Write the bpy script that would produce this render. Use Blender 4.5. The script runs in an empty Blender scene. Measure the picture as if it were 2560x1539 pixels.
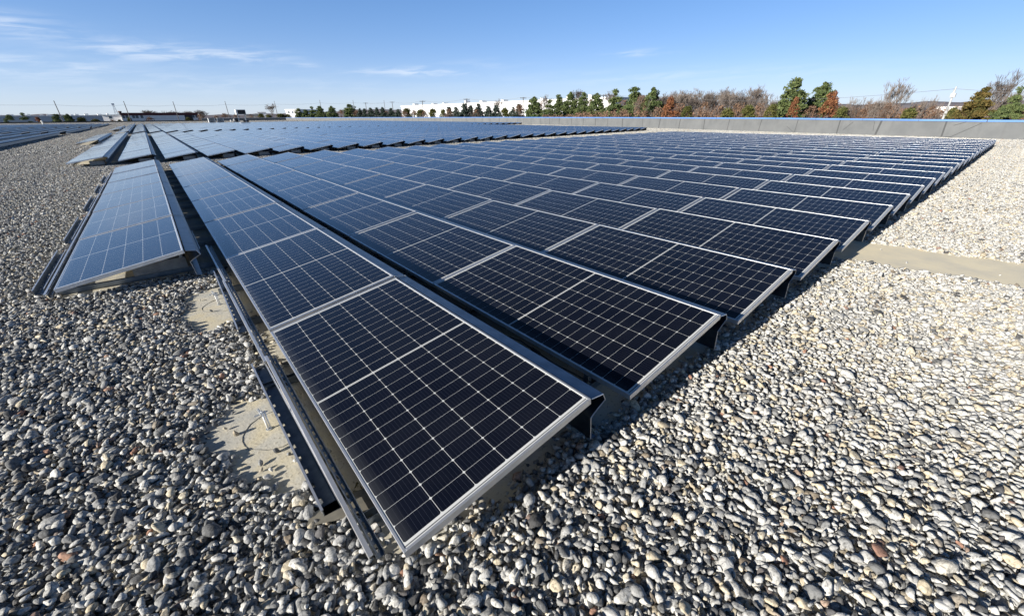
import bpy, bmesh, math, random
import numpy as np
from mathutils import Matrix, Vector, Euler
R = math.radians
rng = np.random.default_rng(7)
random.seed(7)
sc = bpy.context.scene

# ------------------------------------------------------------------ camera
CAM = np.array([-.2714, -.9253, 1.5447]); YAW, PIT, ROL, FPX = .6952, .4496, -.0077, 998.66
fw = np.array([math.sin(YAW)*math.cos(PIT), math.cos(YAW)*math.cos(PIT), -math.sin(PIT)])
rt = np.array([math.cos(YAW), -math.sin(YAW), 0.0]); up = np.cross(rt, fw)
cr, sr = math.cos(ROL), math.sin(ROL); rt, up = cr*rt+sr*up, -sr*rt+cr*up
cd = bpy.data.cameras.new('camera'); cam = bpy.data.objects.new('camera', cd); sc.collection.objects.link(cam)
M = Matrix.Identity(4)
for i in range(3):
    M[i][0] = rt[i]; M[i][1] = up[i]; M[i][2] = -fw[i]; M[i][3] = CAM[i]
cam.matrix_world = M
cd.sensor_fit = 'HORIZONTAL'; cd.sensor_width = 36; cd.lens = 36*FPX/2560; cd.clip_start = .05; cd.clip_end = 9000
sc.camera = cam
sc.view_settings.view_transform = 'Standard'; sc.view_settings.look = 'None'
sc.view_settings.exposure = 0.85; sc.view_settings.gamma = 1

# ------------------------------------------------------------------ sun and sky
SUN_AZ, SUN_EL = R(-86), R(19.0)
sl = bpy.data.lights.new('sun', 'SUN'); sl.energy = 4.9; sl.angle = R(.5); sl.color = (1, .94, .84)
so = bpy.data.objects.new('sun', sl); sc.collection.objects.link(so)
sd = Vector((math.cos(SUN_EL)*math.sin(SUN_AZ), math.cos(SUN_EL)*math.cos(SUN_AZ), math.sin(SUN_EL)))
so.rotation_euler = sd.to_track_quat('Z', 'Y').to_euler(); so.location = (-30, 0, 40)

w = bpy.data.worlds.new('World'); sc.world = w; w.use_nodes = True
nt = w.node_tree; nt.nodes.clear()
def N(nt, t, **k):
    n = nt.nodes.new(t)
    for a, b in k.items():
        if a == 'inp':
            for q, v in b.items(): n.inputs[q].default_value = v
        else: setattr(n, a, b)
    return n
def L(nt, a, b): nt.links.new(a, b)
def math_(nt, op, a, b=None, c=None, clamp=False):
    n = nt.nodes.new('ShaderNodeMath'); n.operation = op; n.use_clamp = clamp
    for i, v in enumerate((a, b, c)):
        if v is None: continue
        if isinstance(v, (int, float)): n.inputs[i].default_value = v
        else: nt.links.new(v, n.inputs[i])
    return n.outputs[0]
def mixc(nt, f, a, b, bt='MIX'):
    n = nt.nodes.new('ShaderNodeMix'); n.data_type = 'RGBA'; n.blend_type = bt
    for i, v in ((0, f), (6, a), (7, b)):
        if isinstance(v, (int, float)): n.inputs[i].default_value = v
        elif isinstance(v, tuple): n.inputs[i].default_value = (*v, 1) if len(v) == 3 else v
        else: nt.links.new(v, n.inputs[i])
    return n.outputs[2]
def ramp(nt, f, stops, interp='LINEAR'):
    n = nt.nodes.new('ShaderNodeValToRGB'); n.color_ramp.interpolation = interp
    el = n.color_ramp.elements
    while len(el) < len(stops): el.new(.5)
    for e, (p, c) in zip(el, stops):
        e.position = p; e.color = (*c, 1) if isinstance(c, tuple) else (c, c, c, 1)
    nt.links.new(f, n.inputs[0]); return n.outputs[0]
sky = N(nt, 'ShaderNodeTexSky', sky_type='NISHITA', sun_disc=False)
sky.sun_elevation = SUN_EL; sky.sun_rotation = SUN_AZ; sky.altitude = 50; sky.air_density = .55; sky.dust_density = 0.0; sky.ozone_density = 3.0
hs = N(nt, 'ShaderNodeHueSaturation', inp={'Saturation': 1.52, 'Value': 1.30}); gm = N(nt, 'ShaderNodeGamma', inp={'Gamma': .55}); L(nt, mixc(nt, 1.0, sky.outputs[0], (1.04, .925, 1.0), 'MULTIPLY'), gm.inputs[0]); L(nt, gm.outputs[0], hs.inputs['Color'])
tc = N(nt, 'ShaderNodeTexCoord'); sep = N(nt, 'ShaderNodeSeparateXYZ'); L(nt, tc.outputs['Generated'], sep.inputs[0])
dx, dy, dz = sep.outputs
# thin streaks of high cirrus: noise over azimuth and elevation, kept to a few soft patches of the sky
azi = math_(nt, 'ARCTAN2', dx, dy); ele = math_(nt, 'ARCSINE', dz)
cmb = N(nt, 'ShaderNodeCombineXYZ'); L(nt, math_(nt, 'MULTIPLY', azi, 5.5), cmb.inputs[0])
L(nt, math_(nt, 'ADD', math_(nt, 'MULTIPLY', ele, 42.0), math_(nt, 'MULTIPLY', azi, -2.2)), cmb.inputs[1])
nz = N(nt, 'ShaderNodeTexNoise', inp={'Scale': 2.2, 'Detail': 7, 'Roughness': .58, 'Distortion': .5}); L(nt, cmb.outputs[0], nz.inputs['Vector'])
msum = None
for (a, e, sa, se, amp) in ((-6, 6.9, 3.0, .8, .62), (2.0, 5.75, 4.5, .75, .8), (9.5, 5.85, 5.0, .7, .55), (-6, 4.3, 5, .6, .5), (27.5, 4.75, 6.0, .42, .62), (30, 5.1, 2, .4, .4), (55.3, 6.4, 3.0, .32, .5), (16.2, 5.1, 1.2, .25, .5),
                            (1, 3.2, 22, 1.0, .22), (60, 3.9, 20, .8, .2), (37, 5.6, 5, .6, .15)):
    da = math_(nt, 'POWER', math_(nt, 'DIVIDE', math_(nt, 'SUBTRACT', azi, R(a)), R(sa)), 2.0)
    de = math_(nt, 'POWER', math_(nt, 'DIVIDE', math_(nt, 'SUBTRACT', ele, R(e)), R(se)), 2.0)
    g = math_(nt, 'MULTIPLY', math_(nt, 'EXPONENT', math_(nt, 'MULTIPLY', math_(nt, 'ADD', da, de), -1.0)), amp)
    msum = g if msum is None else math_(nt, 'ADD', msum, g)
mr = N(nt, 'ShaderNodeMapRange', interpolation_type='SMOOTHSTEP', inp={'From Min': .36, 'From Max': .72}); L(nt, nz.outputs['Fac'], mr.inputs['Value'])
cl = math_(nt, 'MULTIPLY', math_(nt, 'MULTIPLY', msum, .8), mr.outputs[0], clamp=True)
zf = N(nt, 'ShaderNodeMapRange', interpolation_type='SMOOTHSTEP', inp={'From Min': .17, 'From Max': .8, 'To Min': 1.0, 'To Max': .15}); L(nt, dz, zf.inputs['Value'])   # sky dimmed towards the zenith, to cut ambient light and panel reflections
skyd = N(nt, 'ShaderNodeVectorMath', operation='SCALE'); L(nt, hs.outputs[0], skyd.inputs[0]); L(nt, zf.outputs[0], skyd.inputs['Scale'])
hzf = math_(nt, 'MULTIPLY', math_(nt, 'EXPONENT', math_(nt, 'DIVIDE', math_(nt, 'MAXIMUM', ele, 0.0), -R(3.2))), .8)
skyh = mixc(nt, hzf, skyd.outputs[0], (2.25, 2.55, 2.90))      # pale haze towards the horizon
skyc = mixc(nt, cl, skyh, (3.7, 3.9, 4.15))
bg = N(nt, 'ShaderNodeBackground', inp={'Strength': .15}); L(nt, skyc, bg.inputs['Color'])
wo = N(nt, 'ShaderNodeOutputWorld'); L(nt, bg.outputs[0], wo.inputs[0])

# ------------------------------------------------------------------ helpers
class MB:
    def __init__(s): s.v = []; s.f = []; s.m = []; s.uv = {}
    def box(s, x0, x1, y0, y1, z0, z1, m=0, T=None):
        b = len(s.v); P = [(x, y, z) for z in (z0, z1) for y in (y0, y1) for x in (x0, x1)]
        if T is not None: P = [tuple(T @ Vector(p)) for p in P]
        s.v += P
        for f in ((0, 2, 3, 1), (4, 5, 7, 6), (0, 1, 5, 4), (2, 6, 7, 3), (0, 4, 6, 2), (1, 3, 7, 5)):
            s.f.append([b+i for i in f]); s.m.append(m)
    def quad(s, p, m=0, uv=None):
        b = len(s.v); s.v += [tuple(q) for q in p]; s.f.append(list(range(b, b+len(p)))); s.m.append(m)
        if uv: s.uv[len(s.f)-1] = uv
    def tube(s, p0, p1, r0, r1=None, n=6, m=0, cap=True):
        r1 = r0 if r1 is None else r1
        p0 = Vector(p0); p1 = Vector(p1); d = (p1-p0).normalized()
        a = d.orthogonal().normalized(); c = d.cross(a); b = len(s.v)
        for p, r in ((p0, r0), (p1, r1)):
            for i in range(n):
                t = 2*math.pi*i/n; s.v.append(tuple(p+(a*math.cos(t)+c*math.sin(t))*r))
        for i in range(n):
            j = (i+1) % n; s.f.append([b+i, b+j, b+n+j, b+n+i]); s.m.append(m)
        if cap:
            s.f.append([b+i for i in range(n)][::-1]); s.m.append(m); s.f.append([b+n+i for i in range(n)]); s.m.append(m)
    def mesh(s, name, mats, smooth=False):
        me = bpy.data.meshes.new(name); me.from_pydata(s.v, [], s.f)
        for m in (mats if isinstance(mats, (list, tuple)) else [mats]): me.materials.append(m)
        me.polygons.foreach_set('material_index', s.m)
        if smooth: me.polygons.foreach_set('use_smooth', [True]*len(s.f))
        if s.uv:
            l = me.uv_layers.new(name='UVMap')
            for i, uvs in s.uv.items():
                for k, li in enumerate(me.polygons[i].loop_indices): l.data[li].uv = uvs[k]
        me.update(); return me
def link(name, me, parent=None, loc=None):
    o = bpy.data.objects.new(name, me); sc.collection.objects.link(o)
    if parent: o.parent = parent
    if loc is not None: o.location = loc
    return o
def tag(o, label=None, cat=None, group=None, kind=None):
    if label: o['label'] = label
    if cat: o['category'] = cat
    if group: o['group'] = group
    if kind: o['kind'] = kind
    return o
def empty(name, loc, label, cat, group=None, rz=0):
    o = bpy.data.objects.new(name, None); sc.collection.objects.link(o); o.location = loc; o.rotation_euler.z = rz
    o.empty_display_size = .2
    return tag(o, label, cat, group)
def bevel(me, w):
    bm = bmesh.new(); bm.from_mesh(me)
    bmesh.ops.bevel(bm, geom=list(bm.edges), offset=w, segments=2, affect='EDGES', profile=.5, clamp_overlap=True)
    bm.to_mesh(me); bm.free(); return me
ORD = ['first', 'second', 'third', 'fourth', 'fifth', 'sixth', 'seventh', 'eighth', 'ninth', 'tenth', 'eleventh', 'twelfth', 'thirteenth', 'fourteenth', 'fifteenth', 'sixteenth', 'seventeenth', 'eighteenth', 'nineteenth', 'twentieth', 'twenty-first', 'twenty-second', 'twenty-third', 'twenty-fourth', 'twenty-fifth', 'twenty-sixth', 'twenty-seventh', 'twenty-eighth', 'twenty-ninth', 'thirtieth', 'thirty-first', 'thirty-second', 'thirty-third', 'thirty-fourth', 'thirty-fifth']

# ------------------------------------------------------------------ materials
def mat(name, col=(.5, .5, .5), rough=.6, metal=0.0, spec=.5):
    m = bpy.data.materials.new(name); m.use_nodes = True; b = m.node_tree.nodes['Principled BSDF']
    b.inputs['Base Color'].default_value = (*col, 1); b.inputs['Roughness'].default_value = rough
    b.inputs['Metallic'].default_value = metal; b.inputs['Specular IOR Level'].default_value = spec
    return m
def noisy(m, c1, c2, scale=3.0, detail=6, bump=0.0, lo=.35, hi=.65, bscale=None, coord='Object'):
    nt = m.node_tree; b = nt.nodes['Principled BSDF']
    tc = N(nt, 'ShaderNodeTexCoord'); nz = N(nt, 'ShaderNodeTexNoise', inp={'Scale': scale, 'Detail': detail, 'Roughness': .6})
    L(nt, tc.outputs[coord], nz.inputs['Vector'])
    L(nt, ramp(nt, nz.outputs['Fac'], [(lo, c1), (hi, c2)]), b.inputs['Base Color'])
    if bump:
        n2 = N(nt, 'ShaderNodeTexNoise', inp={'Scale': bscale or scale*4, 'Detail': 5}); L(nt, tc.outputs[coord], n2.inputs['Vector'])
        bp = N(nt, 'ShaderNodeBump', inp={'Strength': bump, 'Distance': .01}); L(nt, n2.outputs['Fac'], bp.inputs['Height']); L(nt, bp.outputs[0], b.inputs['Normal'])
    return m
m_alu = noisy(mat('anodised_aluminium', rough=.42, metal=.85), (.68, .69, .71), (.8, .8, .81), 9)
m_galv = noisy(mat('galvanised_steel', rough=.46, metal=1.0), (.19, .22, .255), (.30, .335, .375), 14)
m_galvd = noisy(mat('shaded_zinc_web', rough=.4, metal=1.0), (.055, .07, .09), (.10, .12, .145), 14)  # darker copy of the steel: shade between the flanges put into the colour
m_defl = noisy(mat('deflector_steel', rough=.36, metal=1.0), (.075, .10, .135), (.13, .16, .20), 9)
m_zinc = noisy(mat('dull_zinc', rough=.5, metal=.7), (.42, .44, .46), (.58, .6, .61), 30)
m_conc = noisy(mat('ballast_concrete', rough=.95, spec=.2), (.27, .26, .25), (.40, .39, .37), 12, bump=.4)
m_white = noisy(mat('white_paint', rough=.6), (.74, .74, .72), (.82, .82, .8), 2)
m_dark = mat('dark_rubber', (.025, .025, .027), .7)
m_copper = mat('weathered_brown', (.12, .06, .045), .8)

# solar cells: UV is in metres on the laminate (u along the row, v up the slope)
PL, PW, PT = 2.094, .992, .035
def cell_material():
    m = mat('monocrystalline_cells', rough=.1); nt = m.node_tree; b = nt.nodes['Principled BSDF']
    uv = N(nt, 'ShaderNodeUVMap', uv_map='UVMap'); sp = N(nt, 'ShaderNodeSeparateXYZ'); L(nt, uv.outputs[0], sp.inputs[0])
    u, v = sp.outputs[0], sp.outputs[1]
    mu, cg, mv = .032, .013, .016
    hp = (PL-2*mu-cg)/24; vp = (PW-2*mv)/6
    sgn = math_(nt, 'GREATER_THAN', u, PL/2)
    uu = math_(nt, 'SUBTRACT', math_(nt, 'SUBTRACT', u, mu), math_(nt, 'MULTIPLY', sgn, cg))      # fold the centre gap away
    half = math_(nt, 'ABSOLUTE', math_(nt, 'SUBTRACT', u, PL/2))
    def dist(x, p): return math_(nt, 'ABSOLUTE', math_(nt, 'SUBTRACT', x, math_(nt, 'MULTIPLY', math_(nt, 'ROUND', math_(nt, 'DIVIDE', x, p)), p)))
    du = dist(uu, hp); vv = math_(nt, 'SUBTRACT', v, mv); dv = dist(vv, vp)
    lu = math_(nt, 'LESS_THAN', du, .00062); lv = math_(nt, 'LESS_THAN', dv, .0009)
    dia = math_(nt, 'LESS_THAN', math_(nt, 'ADD', du, dv), .0074)
    ctr = math_(nt, 'LESS_THAN', half, cg/2); ctd = math_(nt, 'LESS_THAN', half, .0016)
    e1 = math_(nt, 'LESS_THAN', u, mu); e2 = math_(nt, 'GREATER_THAN', u, PL-mu); e3 = math_(nt, 'LESS_THAN', v, mv); e4 = math_(nt, 'GREATER_THAN', v, PW-mv)
    white = lu
    for q in (lv, dia, ctr, e1, e2, e3, e4): white = math_(nt, 'MAXIMUM', white, q)
    dark = math_(nt, 'MAXIMUM', ctd, math_(nt, 'LESS_THAN', math_(nt, 'ABSOLUTE', math_(nt, 'SUBTRACT', half, PL/2-.0185)), .0026))
    # nine fine busbars per cell and faint fingers
    bb = math_(nt, 'LESS_THAN', dist(math_(nt, 'ADD', vv, vp/18), vp/9), .0005)
    # per cell tone
    cu = math_(nt, 'FLOOR', math_(nt, 'DIVIDE', uu, hp*2)); cv = math_(nt, 'FLOOR', math_(nt, 'DIVIDE', vv, vp))
    oi = N(nt, 'ShaderNodeObjectInfo')
    cx = N(nt, 'ShaderNodeCombineXYZ'); L(nt, cu, cx.inputs[0]); L(nt, cv, cx.inputs[1]); L(nt, math_(nt, 'MULTIPLY', oi.outputs['Random'], 50.0), cx.inputs[2])
    wn = N(nt, 'ShaderNodeTexWhiteNoise', noise_dimensions='3D'); L(nt, cx.outputs[0], wn.inputs['Vector'])
    c1 = mixc(nt, wn.outputs['Value'], (.0025, .0034, .0080), (.0042, .0054, .0115))
    c1 = mixc(nt, math_(nt, 'MULTIPLY', oi.outputs['Random'], .5), c1, (.0065, .0085, .0165))
    c1 = mixc(nt, math_(nt, 'MULTIPLY', bb, .22), c1, (.10, .11, .14))
    tco = N(nt, 'ShaderNodeTexCoord'); dn = N(nt, 'ShaderNodeTexNoise', inp={'Scale': 2.2, 'Detail': 7, 'Roughness': .65}); L(nt, tco.outputs['Object'], dn.inputs['Vector'])
    dust = ramp(nt, dn.outputs['Fac'], [(.4, 0.0), (.8, .018)])
    lowdust = math_(nt, 'MULTIPLY', math_(nt, 'SUBTRACT', 1.0, math_(nt, 'DIVIDE', v, .07), clamp=True), .11)
    c1 = mixc(nt, math_(nt, 'ADD', dust, lowdust), c1, (.30, .31, .32))
    col = mixc(nt, white, c1, (.56, .57, .56)); col = mixc(nt, dark, col, (.10, .105, .12))
    vo = N(nt, 'ShaderNodeTexVoronoi', inp={'Scale': 1.7}); vm = N(nt, 'ShaderNodeVectorMath', operation='ADD'); L(nt, tco.outputs['Object'], vm.inputs[0])
    cr3 = N(nt, 'ShaderNodeCombineXYZ'); L(nt, math_(nt, 'MULTIPLY', oi.outputs['Random'], 37.0), cr3.inputs[2]); L(nt, cr3.outputs[0], vm.inputs[1]); L(nt, vm.outputs[0], vo.inputs['Vector'])
    wc = N(nt, 'ShaderNodeSeparateColor'); L(nt, vo.outputs['Color'], wc.inputs[0])
    spot = math_(nt, 'MULTIPLY', math_(nt, 'LESS_THAN', math_(nt, 'ADD', vo.outputs['Distance'], math_(nt, 'MULTIPLY', dn.outputs['Fac'], .02)), .026), math_(nt, 'GREATER_THAN', wc.outputs[0], .80))
    col = mixc(nt, math_(nt, 'MULTIPLY', spot, .6), col, (.55, .54, .50))
    L(nt, col, b.inputs['Base Color'])
    b.inputs['IOR'].default_value = 1.48
    b.inputs['Roughness'].default_value = .09
    return m
m_cell = cell_material()
# ------------------------------------------------------------------ roof, ground, hills
def sheet(name, x0, x1, y0, y1, z, m, nx=1, ny=1):
    mb = MB()
    xs = np.linspace(x0, x1, nx+1); ys = np.linspace(y0, y1, ny+1)
    for i in range(nx):
        for j in range(ny): mb.quad([(xs[i], ys[j], z), (xs[i+1], ys[j], z), (xs[i+1], ys[j+1], z), (xs[i], ys[j+1], z)])
    return mb.mesh(name, m)
def membrane():
    m = mat('roof_membrane', rough=.8, spec=.3); nt = m.node_tree; b = nt.nodes['Principled BSDF']
    tc = N(nt, 'ShaderNodeTexCoord')
    n1 = N(nt, 'ShaderNodeTexNoise', inp={'Scale': 3.2, 'Detail': 6, 'Roughness': .6, 'Distortion': .4}); L(nt, tc.outputs['Object'], n1.inputs['Vector'])
    n2 = N(nt, 'ShaderNodeTexNoise', inp={'Scale': 60, 'Detail': 4}); L(nt, tc.outputs['Object'], n2.inputs['Vector'])
    c = ramp(nt, n1.outputs['Fac'], [(.30, (.43, .43, .40)), (.48, (.54, .51, .43)), (.62, (.60, .53, .37)), (.78, (.48, .47, .43))])
    c = mixc(nt, ramp(nt, n2.outputs['Fac'], [(.58, 0.0), (.70, .65)]), c, (.22, .19, .13))
    mp = N(nt, 'ShaderNodeMapping', inp={'Scale': (1.2, .5, 1)}); L(nt, tc.outputs['Object'], mp.inputs[0])
    n3 = N(nt, 'ShaderNodeTexNoise', inp={'Scale': 1.3, 'Detail': 8, 'Roughness': .7}); L(nt, mp.outputs[0], n3.inputs['Vector'])
    c = mixc(nt, ramp(nt, n3.outputs['Fac'], [(.50, 0.0), (.60, .6)]), c, (.30, .295, .28))
    L(nt, c, b.inputs['Base Color'])
    bp = N(nt, 'ShaderNodeBump', inp={'Strength': .35, 'Distance': .006}); L(nt, n2.outputs['Fac'], bp.inputs['Height']); L(nt, bp.outputs[0], b.inputs['Normal'])
    return m
m_memb = membrane()
GZ = -9.0
m_walk = noisy(mat('walkway_sheet', rough=.85, spec=.2), (.60, .56, .46), (.76, .68, .50), 2.5, 7, lo=.3, hi=.6)
mb = MB(); mb.quad([(5.3, .9, .004), (9.3, -17, .004), (10.1, -17, .004), (6.55, .9, .004)])
tag(link('path', mb.mesh('path', m_walk)), kind='structure')
# flat roof slab of the warehouse the camera stands on
PP = [(35.0, -17.0, 1.05), (38.9, 1.0, 1.08), (41.9, 13.7, 1.17), (47.6, 37, 1.19), (54, 63.4, 1.18), (55.0, 110, 1.18), (55.0, 239.8, 1.15)]
def slab(z0, z1):
    mb = MB(); P = [(-110, -16.9)]+[(x+.2, y) for x, y, _ in PP]+[(-110, 240)]; n = len(P)
    mb.v = [(x, y, z) for z in (z0, z1) for x, y in P]
    mb.f = [list(range(n, 2*n)), list(range(n))[::-1]]+[[i, (i+1) % n, n+(i+1) % n, n+i] for i in range(n)]; mb.m = [0]*len(mb.f)
    return mb
mb = slab(-.6, 0)
roof = tag(link('roof', mb.mesh('roof', m_memb)), kind='structure')
m_gr = noisy(mat('winter_ground', rough=1, spec=.1), (.10, .085, .055), (.16, .14, .10), .02, 8)
g = tag(link('ground', sheet('ground', -3000, 3000, -3000, 3000, GZ, m_gr)), kind='structure')
m_hill = noisy(mat('wooded_hill', rough=1, spec=.05), (.15, .14, .155), (.21, .195, .21), .03, 8)  # haze of the distance mixed into the hill colour
mb = MB(); prev = None; D = 1500
for a in np.arange(-40, 120, .5):
    e = .28 + .5*math.exp(-((a-24)/7)**2) + .55/(1+math.exp(-(a-68)/5)) + .05*math.sin(a*.7)+.04*math.sin(a*1.9+1)+rng.normal(0, .012)
    s_, c_ = math.sin(R(a)), math.cos(R(a))
    p = [(CAM[0]+D*s_, CAM[1]+D*c_, GZ-1), (CAM[0]+(D+150)*s_, CAM[1]+(D+150)*c_, 1.5+(D+150)*math.tan(R(e))*.8), (CAM[0]+(D+400)*s_, CAM[1]+(D+400)*c_, 1.5+(D+400)*math.tan(R(e))), (CAM[0]+(D+900)*s_, CAM[1]+(D+900)*c_, GZ)]
    if prev:
        for i in range(3): mb.quad([prev[i], p[i], p[i+1], prev[i+1]])
    prev = p
tag(link('hills', mb.mesh('hills', m_hill)), kind='structure')

# ------------------------------------------------------------------ parapet walls
def par_mat():
    m = mat('parapet_flashing', rough=.75, spec=.3); nt = m.node_tree; b = nt.nodes['Principled BSDF']
    tc = N(nt, 'ShaderNodeTexCoord'); n1 = N(nt, 'ShaderNodeTexNoise', inp={'Scale': .8, 'Detail': 8, 'Roughness': .65}); L(nt, tc.outputs['Object'], n1.inputs['Vector'])
    mp = N(nt, 'ShaderNodeMapping', inp={'Scale': (.8, .8, .08)}); L(nt, tc.outputs['Object'], mp.inputs[0])
    n2 = N(nt, 'ShaderNodeTexNoise', inp={'Scale': 4, 'Detail': 5}); L(nt, mp.outputs[0], n2.inputs['Vector'])
    c = ramp(nt, n1.outputs['Fac'], [(.3, (.115, .122, .127)), (.7, (.160, .166, .169))])
    c = mixc(nt, ramp(nt, n2.outputs['Fac'], [(.55, 0.0), (.75, .35)]), c, (.09, .092, .095))
    L(nt, c, b.inputs['Base Color']); return m
m_par = par_mat()
m_cop = noisy(mat('blue_coping', rough=.5, spec=.5), (.085, .20, .50), (.12, .25, .57), .6)
m_seam = mat('membrane_seam', (.06, .063, .066), .8)
t = empty('parapet_wall', (45, 20, 0), 'long grey membrane-covered parapet with bright blue metal coping along right roof edge', 'parapet')
wb, cb, sb, jb = MB(), MB(), MB(), MB()
def strip(mb, a, b, off0, off1, za0, za1, zb0, zb1):
    a2 = Vector(a[:2]); b2 = Vector(b[:2]); d = (b2-a2).normalized(); n = Vector((d.y, -d.x))
    pts = []
    for q, z0, z1 in ((a2, za0, za1), (b2, zb0, zb1)):
        for o in (off0, off1):
            for z in (z0, z1): pts.append((q.x+n.x*o, q.y+n.y*o, z))
    i = len(mb.v); mb.v += pts
    for f in ((0, 4, 5, 1), (2, 3, 7, 6), (1, 5, 7, 3), (0, 2, 6, 4), (0, 1, 3, 2), (4, 6, 7, 5)): mb.f.append([i+k for k in f]); mb.m.append(0)
Lseg = 0
for a, b in zip(PP, PP[1:]):
    strip(wb, a, b, .0, .35, -.5, a[2]-.11, -.5, b[2]-.11)
    strip(cb, a, b, -.05, .42, a[2]-.11, a[2], b[2]-.11, b[2])
    d = Vector((b[0]-a[0], b[1]-a[1])); n = int(d.length/2.9); wx = -d.y/d.length; wy = d.x/d.length
    for k in range(n+1):
        f = k/max(n, 1)*.999; x, y, z = a[0]+d.x*f, a[1]+d.y*f, a[2]+(b[2]-a[2])*f; e_ = .02/d.length
        strip(jb, (x, y), (x+d.x*e_, y+d.y*e_), -.054, .424, z-.114, z+.004, z-.114, z+.004)
    for k in range(n):
        f = (k+.5+rng.uniform(-.12, .12))/n; x, y = a[0]+d.x*f, a[1]+d.y*f; z = a[2]+(b[2]-a[2])*f; wd = rng.uniform(.05, .13)/d.length
        p = (x, y); q = (a[0]+d.x*(f+wd), a[1]+d.y*(f+wd))
        le = rng.uniform(-.06, .12)/d.length
        sb.quad([(a[0]+d.x*(f+le)+wx*.004, a[1]+d.y*(f+le)+wy*.004, 0), (a[0]+d.x*(f+wd+le)+wx*.004, a[1]+d.y*(f+wd+le)+wy*.004, 0), (q[0]+wx*.004, q[1]+wy*.004, z-.11), (p[0]+wx*.004, p[1]+wy*.004, z-.11)])
for mb, nm, m in ((wb, 'wall', m_par), (cb, 'coping', m_cop), (sb, 'seam', m_seam), (jb, 'coping_joint', m_seam)):
    o = link(nm, mb.mesh(nm, m), t); o.matrix_parent_inverse = Matrix.Translation((-45, -20, 0))
# creases in the loose flashing
kb = MB()
def crease(x, y0, z0, y1, z1, r=.012):
    kb.tube((x+.25*y0-.03, y0, z0), (x+.25*y1-.03, y1, z1), r, n=4)
xc = 38.65
for (y0, z0, y1, z1) in ((1.2, .9, 2.3, .1), (2.3, .1, 2.9, .02), (1.9, .95, 2.4, .75), (6.6, .93, 6.5, .3), (7.9, .9, 8.4, .35), (12.0, .1, 12.6, .5)):
    kb.tube((38.9+(y0-1)*.236-.012, y0, z0), (38.9+(y1-1)*.236-.012, y1, z1), .011, n=5)
o = link('crease', kb.mesh('crease', m_seam), t); o.matrix_parent_inverse = Matrix.Translation((-45, -20, 0))

t = empty('parapet_wall', (37, 240, 0), 'far grey parapet wall closing the end of the roof right of the vents', 'parapet')
mb = MB(); mb.box(-16.5, 17.9, 0, .35, -.5, 1.1); link('wall', mb.mesh('wall', m_par), t)
mb = MB(); mb.box(-16.5, 17.9, -.04, .4, 1.1, 1.22); link('coping', mb.mesh('coping', m_zinc), t)
mb = MB(); mb.box(-110, 20.4, 240.0, 240.5, -.5, .42)
tag(link('roof_kerb', mb.mesh('roof_kerb', m_dark)), 'low black kerb along the far left edge of the roof', 'kerb')
# facade under the roof
mb = slab(GZ, -.604)
tag(link('warehouse_building', mb.mesh('warehouse_building', m_white)), 'flat-roofed warehouse carrying the gravel roof and all solar rows', 'building')

# ------------------------------------------------------------------ gravel
def ico(sub):
    bm = bmesh.new(); bmesh.ops.create_icosphere(bm, subdivisions=sub, radius=1)
    v = np.array([x.co[:] for x in bm.verts]); f = np.array([[q.index for q in p.verts] for p in bm.faces]); bm.free(); return v, f
def gravel_mat():
    m = mat('river_gravel', rough=.85, spec=.25); nt = m.node_tree; b = nt.nodes['Principled BSDF']
    at = N(nt, 'ShaderNodeAttribute', attribute_name='tint', attribute_type='INSTANCER')
    ag = N(nt, 'ShaderNodeAttribute', attribute_name='mtint', attribute_type='GEOMETRY')
    f = math_(nt, 'FRACT', math_(nt, 'ADD', at.outputs['Fac'], ag.outputs['Fac']))
    c = ramp(nt, f, [(0, (.07, .07, .073)), (.09, (.14, .142, .145)), (.20, (.26, .263, .263)), (.38, (.38, .38, .375)), (.56, (.52, .515, .50)), (.80, (.63, .62, .59)), (.86, (.55, .495, .39)), (.915, (.62, .54, .40)), (.945, (.20, .165, .13)), (.975, (.40, .36, .30)), (.986, (.36, .18, .12)), (.993, (.22, .20, .19)), (1, (.10, .10, .105))])
    tc = N(nt, 'ShaderNodeTexCoord'); ad = N(nt, 'ShaderNodeVectorMath', operation='ADD')
    cb = N(nt, 'ShaderNodeCombineXYZ'); L(nt, math_(nt, 'MULTIPLY', f, 91.0), cb.inputs[0]); L(nt, math_(nt, 'MULTIPLY', f, 37.0), cb.inputs[1])
    geo = N(nt, 'ShaderNodeNewGeometry'); L(nt, geo.outputs['Position'], ad.inputs[0]); L(nt, cb.outputs[0], ad.inputs[1])
    n1 = N(nt, 'ShaderNodeTexNoise', inp={'Scale': 55, 'Detail': 6, 'Roughness': .72, 'Distortion': .9}); L(nt, ad.outputs[0], n1.inputs['Vector'])
    c = mixc(nt, 1.0, c, ramp(nt, n1.outputs['Fac'], [(.33, (.25, .25, .26)), (.44, (.66, .66, .65)), (.54, (.98, .98, .97)), (.66, (1.08, 1.07, 1.05))]), 'MULTIPLY')
    L(nt, c, b.inputs['Base Color'])
    n2 = N(nt, 'ShaderNodeTexNoise', inp={'Scale': 140, 'Detail': 4}); L(nt, ad.outputs[0], n2.inputs['Vector'])
    bp = N(nt, 'ShaderNodeBump', inp={'Strength': .5, 'Distance': .004}); L(nt, n2.outputs['Fac'], bp.inputs['Height']); L(nt, bp.outputs[0], b.inputs['Normal'])
    return m
m_grav = gravel_mat()
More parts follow.
